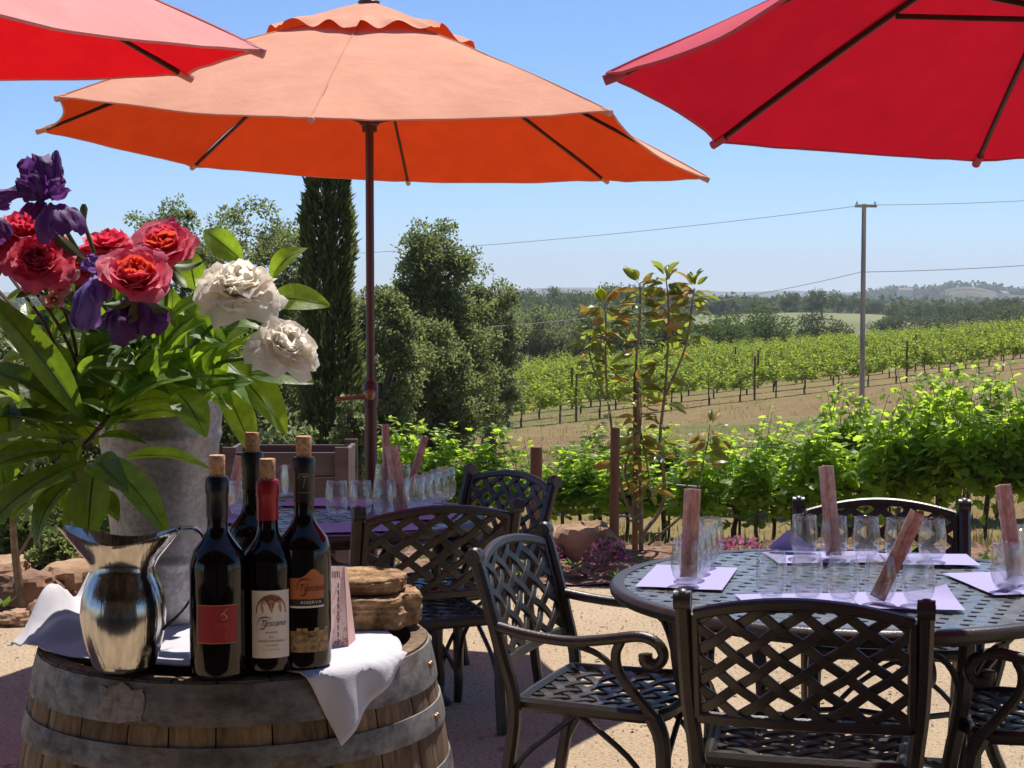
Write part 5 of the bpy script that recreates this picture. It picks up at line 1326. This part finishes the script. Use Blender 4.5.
for k, (cx_, cy_, sx_, sy_, n_, Y, mm, lab) in enumerate([
    (150, 352, 62, 44, 40, 2.52, 'leaf_bright', 'sunlit fresh green leaves filling the middle of the bouquet under the roses'), (205, 350, 46, 46, 34, 2.62, 'leaf_bright', 'green leaves at the back of the bouquet behind the white flowers'),
    (90, 368, 66, 40, 34, 2.60, 'leaf_dark', 'darker leaves deep in the bouquet behind the left roses'), (30, 340, 50, 48, 30, 2.66, 'leaf_dark', 'dark leaves at the far left back of the bouquet'), (168, 385, 56, 24, 22, 2.50, 'leaf_bright', 'small bright leaves just above the bucket rim'), (52, 430, 62, 70, 30, 2.50, 'leaf_dark', 'mixed dark leaves crowding the left side of the bucket'), (96, 392, 52, 34, 22, 2.47, 'leaf_bright', 'bright leaves lit by the sun below the violet iris')]):
    L = []
    for i in range(n_):
        bx, by = cx_ + sx_ * (rb.random() * 2 - 1) * .9, cy_ + sy_ * (rb.random() * 2 - 1) * .9; a = rb.random() * 6.28; l = 24 + 36 * rb.random(); dY = .10 * (rb.random() - .5)
        L.append((bx, by, dY, bx + l * math.cos(a), by + l * math.sin(a) * .75 - 6, dY - .04 * rb.random(), l * (.36 + .2 * rb.random()), (rb.random() - .5, -.6 * rb.random() - .2, .4 + .8 * rb.random())))
    branch(lab, at(cx_, cy_ + 12, Y), M['stem'], leaves_px(L, Y), 'filler foliage in the bucket', M[mm])
def flower(name, label, cat, px, py, Y, axis, Rpx, kind, seed, group):
    c = at(px, py, Y); o = empty(name, label, cat, c, group=group); Rr = PX(Rpx, Y)
    A, B = MB(), MB()
    if kind == 'rose':
        bloom((A, B), (0, 0, 0), axis, Rr, 30, seed, .10, .30, 4, 60, 1.1, crumple=.045)
        A.build('inner_petals', M['rose_in'], o, ang=180); B.build('outer_petals', M['rose_out'], o, ang=180)
    elif kind == 'redrose':
        bloom((A, B), (0, 0, 0), axis, Rr, 34, seed, .12, .12, 4, 80, crumple=.06)
        A.build('inner_petals', M['rose_red'], o, ang=180); B.build('outer_petals', M['rose_red'], o, ang=180)
    else:
        bloom((A, B), (0, 0, 0), axis, Rr, 40, seed, .16, .0, 10, 100, 1.15, .06)
        B.build('petals', M['peony'], o, ang=180)
    cl_ = MB(); ax = Vector(axis).normalized()
    for i in range(5):
        q = ax.orthogonal(); q.rotate(Matrix.Rotation(i * 1.2566, 3, ax)); leaf_shape(cl_, -ax * Rr * .42, -ax * Rr * .55 + q * Rr * .75, Rr * .3, -ax, seed=i)
    cl_.build('sepals', M['stem'], o, ang=180)
    stem_of(o, c - ax * Rr * .35, .0032); return o
GR = 'red roses in the bucket'
flower('rose', 'crimson full rose highest at the left edge of the bouquet under the purple iris', 'rose', 28, 238, 2.50, (.1, -.5, .85), 37, 'redrose', 3, GR)
flower('rose', 'crimson ruffled rose just below the other crimson rose at left', 'rose', 40, 266, 2.44, (.15, -.75, .6), 34, 'redrose', 4, GR)
flower('rose', 'red rose cut by the left picture edge', 'rose', -8, 252, 2.48, (-.2, -.6, .7), 28, 'redrose', 5, GR)
flower('rose', 'large red rose with orange heart in the middle of the bouquet, facing us', 'rose', 136, 284, 2.40, (.10, -.66, .72), 40, 'rose', 6, GR)
flower('rose', 'pink red rose with orange heart at the upper right of the roses', 'rose', 167, 254, 2.48, (-.02, -.70, .68), 37, 'rose', 7, GR)
flower('rose', 'pink rose half hidden behind the large orange hearted rose', 'rose', 110, 252, 2.56, (0, -.3, .9), 32, 'redrose', 8, GR)
flower('rose', 'small pink rose between the crimson roses and the violet iris', 'rose', 78, 268, 2.54, (0, -.6, .7), 24, 'redrose', 9, GR)
GP = 'white peonies in the bucket'
flower('peony', 'large creamy white peony at the right of the bouquet', 'peony', 238, 291, 2.46, (.12, -.52, .82), 40, 'peony', 21, GP)
flower('peony', 'smaller drooping white peony low at the right edge of the bouquet', 'peony', 284, 347, 2.42, (.45, -.55, .65), 34, 'peony', 22, GP)
# small pink lilies
al = empty('lily', 'small pale pink lily blooms hanging under the crimson roses', 'lily', at(56, 286, 2.45))
for i, (dx, dy_, s_) in enumerate([(-12, -6, 13), (6, 2, 14), (-2, 14, 13), (14, -12, 11), (-28, 2, 11)]):
    A, B = MB(), MB(); c = at(56 + dx, 286 + dy_, 2.45) - al.location; bloom((A, B), c, (.2 * (i - 2), -.8, .2), PX(s_, 2.45), 7, 50 + i, .08, .3, 20, 55)
    f_ = B.build('petals', M['pink_pale'] if 'pink_pale' in M else M.setdefault('pink_pale', petal_mat('pale_pink_petals', (.70, .30, .30), (.80, .55, .48), (.7, .4, .35))), al, ang=180)
    A.build('throat', M['rose_out'], f_, ang=180)
stem_of(al, at(50, 300, 2.46), .003, M['stem_brown'])
def iris(label, px, py, Y, petals, mm, seed, group='purple irises in the bucket', end=None):
    c = at(px, py, Y); o = empty('iris', label, 'iris', c, group=group); mb = MB()
    for i, (bx, by, dyb, tx, ty, dyt, w_, nr, ruf) in enumerate(petals):
        b, t = at(bx, by, Y + dyb) - c, at(tx, ty, Y + dyt) - c; ax = (t - b); L = ax.length; ax.normalize(); n_ = Vector(nr); n_ = (n_ - ax * n_.dot(ax)).normalized(); s_ = ax.cross(n_); W = PX(w_, Y)
        def fn(u, v):
            uu = u * 2 - 1; pr_ = (.30 + .70 * math.sin(min(1, v * .9 + .05) * math.pi * .68)) * (1 - max(0, v - .86) ** 2 * 16)
            q = b + ax * L * v * (1 - .10 * uu * uu * v) + s_ * uu * W * .5 * pr_ + n_ * (L * .20 * math.sin(v * math.pi) - abs(uu) ** 1.6 * W * .22)
            k = ruf * W
            return q + n_ * k * (noise.noise(Vector((uu * 3.4, v * 3.2, seed + i * 7))) * (.5 + v)) + s_ * k * .7 * noise.noise(Vector((v * 5, uu * 3, seed + i))) * v + ax * k * .7 * noise.noise(Vector((uu * 5, seed + i, v))) * v
        mb.grid(fn, 16, 16)
    mb.build('petals', mm, o, ang=180); stem_of(o, at(*petals[0][:2], Y), .0034, end=end); return o
iris('dark purple iris topping the bouquet at upper left', 44, 198, 2.44, [
    (50, 204, 0, 64, 232, -.06, 50, (.3, -1, .35), .14), (46, 200, .0, 30, 156, -.02, 36, (-.2, -1, .1), .30), (48, 198, .02, 48, 164, .02, 34, (.4, -1, .1), .34), (50, 198, .0, 57, 150, .0, 12, (.8, -1, 0), .2),
    (44, 202, 0, -4, 192, -.05, 22, (0, -.7, .9), .25), (42, 200, -.01, 26, 178, -.05, 30, (0, -.9, .4), .35), (52, 200, -.01, 60, 184, -.03, 22, (.3, -1, .3), .3), (46, 203, .01, 28, 214, -.02, 30, (-.2, -1, .5), .25)], M['iris'], 3)
iris('violet iris hanging between the crimson roses and the large orange hearted rose', 92, 284, 2.415, [
    (98, 272, 0, 80, 330, -.05, 32, (-.1, -1, .2), .18), (98, 274, 0, 100, 300, -.05, 26, (.3, -1, .1), .25), (98, 270, 0, 84, 258, 0, 20, (-.2, -1, .3), .3), (100, 272, 0, 106, 256, 0, 16, (.3, -1, .3), .3)], M['iris2'], 5)
iris('purple iris petals showing below the large orange hearted rose', 134, 312, 2.445, [
    (128, 296, 0, 138, 336, -.05, 58, (0, -1, .3), .14), (124, 300, .0, 112, 330, -.02, 34, (-.3, -1, .2), .2), (146, 300, .0, 158, 326, -.02, 30, (.4, -1, .2), .2)], M['iris'], 7)
iris('purple petal of an iris cut by the left picture edge', 0, 210, 2.46, [(-14, 214, 0, 10, 203, -.03, 12, (0, -1, .5), .2), (-14, 216, 0, 6, 240, -.02, 26, (0, -1, .3), .2)], M['iris'], 9)
bs = empty('flower_bud', 'tall green bud stem standing between the iris and the pink roses', 'bud', at(84, 212, 2.5))
k = MB(); k.tube([q - bs.location for q in curve([at(84, 204, 2.5), at(84, 222, 2.5), at(90, 240, 2.5), at(98, 266, 2.51)], 12)], [.003, .006, .0055, .0045] + [.0032] * 9, 7); k.build('bud', M['stem'], bs); stem_of(bs, at(98, 266, 2.51), .003)
b5 = empty('flower_bud', 'green sheathed bud below the falling iris petal', 'bud', at(66, 250, 2.47))
k = MB(); k.tube([q - b5.location for q in curve([at(54, 234, 2.45), at(64, 246, 2.46), at(76, 256, 2.47), at(86, 262, 2.48)], 12)], [.003] + [.008, .010, .0115, .012, .0115, .011, .010, .009, .007, .006, .005, .004], 8); k.build('bud', M['leaf_pale'], b5); stem_of(b5, at(86, 262, 2.48), .0035)
# woody twigs on the left
tw = empty('twigs', 'bare brown twigs crossing behind the big dark leaf at left', 'twig', at(40, 330, 2.52)); k = MB()
for (x0, y0, x1, y1) in [(-4, 288, 78, 398), (10, 276, 70, 380), (30, 284, 88, 392), (60, 300, 80, 390)]:
    k.tube([q - tw.location for q in curve([at(x0, y0, 2.54), at((x0 + x1) / 2 + 4, (y0 + y1) / 2 - 5, 2.5), at(x1, y1, 2.5)], 10)], .0028, 5)
k.build('stalks', M['stem_brown'], tw); stem_of(tw, at(78, 396, 2.5), .004, M['stem_brown'])

# ------------------------------------------------------------------ staked magnolia sapling
YS = 10.15
sap = empty('magnolia_sapling', 'young magnolia sapling with bronze and green leaves tied to wooden stakes', 'sapling', gz(641, 300, YS)); L0 = Vector(sap.location)
LM_sap = leaf_mat('sapling_leaves', (.05, .082, .02), (.16, .185, .05), (.46, .52, .06), .48, .35, .5)
LM_bro = leaf_mat('bronze_leaves', (.28, .16, .04), (.46, .30, .08), (.60, .38, .07), .38, .5, .3)
rs_ = random.Random(8); stems = []; kk = MB()
def SP(px, py, dy=0): return at(px, py + 16 * sm(420, 262, py), YS + dy) - L0
for pts, r0 in [([(641, 575), (641, 520), (640, 470), (638, 400), (636, 360), (640, 300), (640, 268)], .016), ([(642, 535), (664, 500), (660, 440), (665, 390), (668, 330), (668, 285), (666, 262)], .014), ([(640, 530), (622, 490), (612, 430), (606, 370), (606, 310), (604, 290)], .012),
                ([(648, 545), (690, 505), (706, 450), (710, 425)], .010), ([(665, 395), (685, 340), (692, 290), (694, 272)], .009), ([(638, 420), (648, 470), (652, 500)], .009), ([(642, 520), (625, 470), (640, 430), (640, 380)], .010), ([(606, 400), (590, 350), (592, 310)], .007)]:
    c = curve([SP(x, y, .12 * (rs_.random() - .5)) if i else SP(x, y) for i, (x, y) in enumerate(pts)], 24); stems.append(c); kk.tube(c, [r0 * (1 - .75 * i / 24) for i in range(25)], 7)
kk.build('trunk', M['twig'], sap)
la, lb = MB(), MB()
for ci, c in enumerate(stems):
    for i in range([92, 92, 74, 34, 48, 16, 38, 38][ci]):
        f = 1 - .72 * rs_.random() ** 1.3
        if ci == 3: f = .55 + .45 * rs_.random()
        p = c[min(24, int(f * 24.9))]; a = rs_.random() * 6.28; d = Vector((math.cos(a), math.sin(a) * .9, .55 * (rs_.random() - .62) + (1.1 if f > .96 else 0))).normalized(); l = .085 + .065 * rs_.random()
        p1 = p + d * .03
        leaf_shape(lb if rs_.random() < .28 else la, p1, p1 + d * l + Vector((0, 0, -.02)), l * (.27 + .14 * rs_.random()), rdir(rs_) + Vector((0, -.3, .9)), seed=rs_.random() * 30, sag=.10)
la.build('leaves', LM_sap, sap, ang=180); lb.build('bronze_leaves', LM_bro, sap, ang=180)
def stake(px, ytop, Y, r, label, name='wooden_stake', m='stake'):
    b = gz(px, 300, Y); t = at(px, ytop, Y); k = MB(); h = t.z - b.z
    k.tube([(0, 0, -.2), (0, 0, h * .5), (.004, 0, h - .01), (.004, 0, h)], [r, r, r * .98, r * .86], 12); o = k.build(name, M[m]); o.location = b; return tag(o, label, 'stake')
stake(615, 428, 9.95, .029, 'thick brown wooden stake standing left of the sapling trunk')
stake(636, 372, 10.3, .019, 'taller thin stake right against the sapling trunk', m='stake')
stake(536, 447, 9.7, .036, 'short round wooden post behind the chair at the left table')
tie = MB(); tie.tube([at(612, 517, 9.93), at(628, 516, 10.05), at(641, 518, 10.16)], .006, 6); tie.tube([at(676, 485, 10.2), at(700, 487, 10.2)], .006, 6); tag(tie.build('tree_tie', M['wire']), 'dark tie strap between the stake and the sapling', 'tie')

# ------------------------------------------------------------------ utility pole and wires
YP = 46.0
pb = gz(863, 300, YP); pt = at(863, 204, YP); up = empty('utility_pole', 'tall wooden utility pole with short crossarm in front of the hillside vines', 'utility pole', pb); hp_ = pt.z - pb.z
k = MB(); k.tube([(0, 0, -.3), (0, 0, hp_ * .5), (0, 0, hp_)], [.08, .072, .062], 10); k.build('shaft', M['post_wood'], up)
k = MB(); k.box((.03, -.10, hp_ - .06), (.60, .07, .08)); k.build('crossarm', M['post_wood'], up)
for dx in (-.22, .28):
    k = MB(); k.lathe([(.0, 0), (.022, 0), (.03, .03), (.02, .05), (.025, .08), (0, .1)], 10, (dx, -.10, hp_ - .015)); k.build('insulator', mat('pale_ceramic', (.5, .5, .48), .3, 0, 0), up)
k = MB(); k.tube([(-.055, -.1, hp_ - .2), (-.07, -.1, hp_ * .6), (-.07, -.1, hp_ * .35)], .012, 5); k.build('conduit', M['wire'], up)
def wire(p, q, sag, r, label):
    k = MB(); k.tube([p.lerp(q, i / 30) - Vector((0, 0, 4 * sag * (i / 30) * (1 - i / 30))) for i in range(31)], r, 5); tag(k.build('power_line', M['wire']), label, 'power line')
wire(at(858, 206, YP - .1), at(180, 258, 66), .35, .008, 'upper power line from the pole leftwards behind the trees')
wire(at(868, 205, YP - .1), at(1240, 184, 40), .12, .008, 'upper power line from the pole to the right')
wire(at(861, 272, YP - .1), at(330, 334, 34), .35, .009, 'lower power line sagging from the pole to the left')
wire(at(865, 272, YP - .1), at(1240, 246, 40), .12, .010, 'lower power line from the pole to the right')

# ------------------------------------------------------------------ rocks, flower clumps, bin
def rock(px, py, Y, sx, sy, sz, seed, label, m='rock', group='rocks edging the planting bed'):
    b = onz(px, py, 0) if Y is None else Vector((at(px, py, Y).x, Y, 0))
    k = MB(); k.ball((0, 0, sz * .42), 1, 26, 18, (sx, sy, sz * .62), jit=.0)
    vs = []
    for v in k.v:
        q = Vector(v); d = Vector((q.x / sx, q.y / sy, (q.z - sz * .42) / (sz * .62)))
        f = 1 + .30 * noise.noise(d * 1.3 + Vector((seed, 0, 0))) + .12 * noise.noise(d * 3.7 + Vector((0, seed, 0))) + .07 * noise.noise(d * 7 + Vector((0, 0, seed))) - .10 * abs(noise.noise(d * 2.3 + Vector((seed, 3, seed)))) + .035 * noise.noise(d * 17)
        q = Vector((q.x * f, q.y * f, (q.z - sz * .42) * f + sz * .42)); q.z = min(q.z, sz * (.86 + .1 * noise.noise(d * 2.5 + Vector((seed, seed, 0))))); vs.append(q)
    k.v = [tuple(v) for v in vs]; o = k.build('boulder', M[m], ang=20); o.location = b + Vector((0, 0, max(-.3, T(b.x, b.y)) - .02)); o.rotation_euler = (0, 0, seed)
    return tag(o, label, 'rock', group)
rock(588, 560, 10.0, .21, .22, .33, 1.0, 'large tan sandstone boulder behind the sideways chair')
rock(560, 548, 10.6, .24, .2, .25, 2.2, 'low tan boulder behind the short wooden post')
rock(626, 573, 9.55, .13, .12, .13, 3.1, 'brown rock at the foot of the sapling stakes', 'rock2')
rock(648, 580, 9.5, .10, .1, .07, 4.3, 'small flat brown stone right of the sapling foot', 'rock2')
rock(672, 560, 9.9, .13, .1, .10, 5.3, 'half buried stone between sapling and right table', 'rock2')
rock(30, 610, 8.75, .19, .16, .22, 6.1, 'brown rock in the mulch at the far left edge', 'rock2')
rock(72, 600, 9.0, .26, .18, .24, 7.4, 'flat reddish rock left of the steel pitcher', 'rock')
rock(18, 622, 8.25, .11, .1, .10, 8.7, 'small tan stone at the patio edge at far left')
rock(46, 626, 8.3, .10, .12, .15, 9.2, 'dark rounded stone at the patio edge beside the cloth', 'rock2')
rock(8, 585, 9.6, .25, .2, .2, 10.3, 'reddish boulder farther back at the left edge')
rock(100, 575, 9.9, .3, .2, .22, 11.3, 'reddish boulder behind the pitcher spout', 'rock2')
rock(78, 628, 8.2, .07, .08, .06, 12.3, 'little flat stone near the white cloth at left')
rock(720, 566, 10.2, .16, .13, .12, 13.3, 'low stone behind the left glasses of the right table')
rock(965, 560, 10.2, .18, .14, .12, 14.3, 'low stone behind the right end of the far chair', 'rock2')
def clump(px, Y, r, h, label, seed):
    b = Vector((at(px, 300, Y).x, Y, 0)); b.z = max(-.3, T(b.x, b.y)) + .03; o = empty('flower_clump', label, 'flowers', b, group='pink flower clumps'); rr = random.Random(seed); A, B = MB(), MB()
    for i in range(420):
        d = rdir(rr); d.z = abs(d.z); q = Vector((d.x * r, d.y * r, d.z * h)) * (.8 + .3 * rr.random()); leaf_quad(A if rr.random() < .75 else B, q, (d + rdir(rr) * .8).normalized(), .028, .024, rr)
    A.build('blossoms', M['pink'], o, smooth=False); B.build('leaves', LM_light, o, smooth=False)
clump(608, 9.75, .13, .16, 'pink flower clump beside the sandstone boulder', 1)
clump(590, 9.9, .07, .13, 'small pink flower tuft on the left side of the boulder', 2)
clump(745, 10.2, .17, .12, 'low pink flower clump behind the right table', 3)
clump(722, 10.3, .10, .10, 'small pink flower clump left of the larger one behind the right table', 4)
clump(560, 9.9, .06, .10, 'thin pink flower tuft under the short post', 5)
# grey wooden bin
wbx = at(292, 443, 8.75); wb = empty('wooden_bin', 'grey weathered wooden plank bin behind the bottles and the left table', 'wooden bin', (wbx.x, 8.75, 0)); Hb = wbx.z
for i in range(6):
    z0 = .06 + i * (Hb - .08) / 6
    for yy in (-.22, .22):
        k = MB(); k.box((0, yy, z0 + .062), (.64, .022, (Hb - .08) / 6 - .012)); k.build('plank', M['grey_wood'], wb, ang=20)
for sx in (-1, 1):
    k = MB()
    k.box((sx * .305, 0, Hb / 2 + .02), (.022, .418, Hb - .08)); k.build('side_panel', M['grey_wood'], wb, ang=20)
    for yy in (-.245, .245):
        k = MB(); k.box((sx * .29, yy, Hb / 2), (.07, .026, Hb)); k.build('corner_post', M['grey_wood'], wb, ang=20)
k = MB(); k.box((0, 0, .05), (.56, .40, .03)); k.build('floor_panel', M['grey_wood'], wb, ang=20)
# thin stem plant at far left
ts = empty('young_tree', 'thin bare young tree stem rising from the rocks at far left', 'young tree', Vector((at(20, 300, 8.6).x, 8.6, .05))); k = MB(); q0 = Vector(ts.location)
k.tube([q - q0 for q in curve([q0 - Vector((0, 0, .1)), at(17, 570, 8.6), at(13, 520, 8.6), at(15, 470, 8.6), at(10, 380, 8.6)], 16)], [.026 - .001 * i for i in range(17)], 8)
k.tube([q - q0 for q in curve([at(16, 560, 8.6), at(28, 540, 8.6), at(40, 515, 8.6)], 8)], .008, 6); k.build('trunk', M['twig'], ts)
A = MB(); rr = random.Random(77)
for i in range(70):
    p = at(10 + 46 * (rr.random() - .4), 400 + 130 * rr.random(), 8.6 + .3 * (rr.random() - .5)) - q0; d = rdir(rr); leaf_shape(A, p, p + d * .11, .055, rdir(rr) + Vector((0, -.3, .6)), seed=i)
A.build('leaves', LM_light, ts, ang=180)

# ------------------------------------------------------------------ unseen porch building, added to shade the ground and darken reflections
po_ = empty('added_porch_building', 'unseen timber porch building added behind the viewpoint to block sky light and darken reflections', 'building', (0, -5.7, 0))
M['board'] = mat('pale_boards', (.42, .36, .30), .85, 0, .35, 5, .3, 30, .2, stretch=(4, 4, .3)); M['shingle'] = mat('dark_shingles', (.07, .06, .055), .9, 0, .4, 9, .5, 30, .2)
k = MB(); k.box((0, -.15, 1.7), (18, .3, 3.4)); k.build('wall', M['board'], po_, ang=20)
k = MB(); k.box((0, 3.3, 3.12), (18.6, 7.4, .16), Matrix.Rotation(R(-5), 3, 'X')); rf_ = k.build('roof', M['shingle'], po_, ang=20)
for i in range(10):
    k = MB(); k.box((-8.5 + i * 1.9, 3.3, 2.96), (.09, 7.2, .15), Matrix.Rotation(R(-5), 3, 'X')); k.build('rafter', M['board'], rf_, ang=20)
for x in (-8.4, -4.2, 4.2, 8.4):
    k = MB(); k.box((x, 6.3, 1.32), (.16, .16, 2.63)); k.build('post', M['board'], po_, ang=20)
for x in (-5.5, -2.5, 3.2, 6):
    k = MB(); k.box((x, .02, 1.6), (1.3, .06, 1.3)); w_ = k.build('window', M['grey_wood'], po_, ang=20); k = MB(); k.box((x, .055, 1.6), (1.14, .02, 1.14)); k.build('pane', M['bottle'], w_, ang=20)
k = MB(); k.box((.4, .03, 1.05), (1.1, .07, 2.1)); d_ = k.build('door', M['stake'], po_, ang=20); k = MB(); k.ball((.82, .1, 1.02), .035); k.build('handle', M['brass'], d_)

# ------------------------------------------------------------------ haze
def haze():
    m, t, out = nt('thin_air'); v = t.nodes.new('ShaderNodeVolumePrincipled')
    v.inputs['Color'].default_value = (.80, .87, 1, 1); v.inputs['Density'].default_value = HAZE; v.inputs['Anisotropy'].default_value = .3
    t.links.new(v.outputs[0], out.inputs['Volume']); k = MB(); k.box((0, 3300, 60), (9600, 6900, 170)); o = k.build('haze', m, smooth=False); tag(o, kind='stuff'); o.visible_shadow = True
HAZE = .00020
if HAZE: haze()
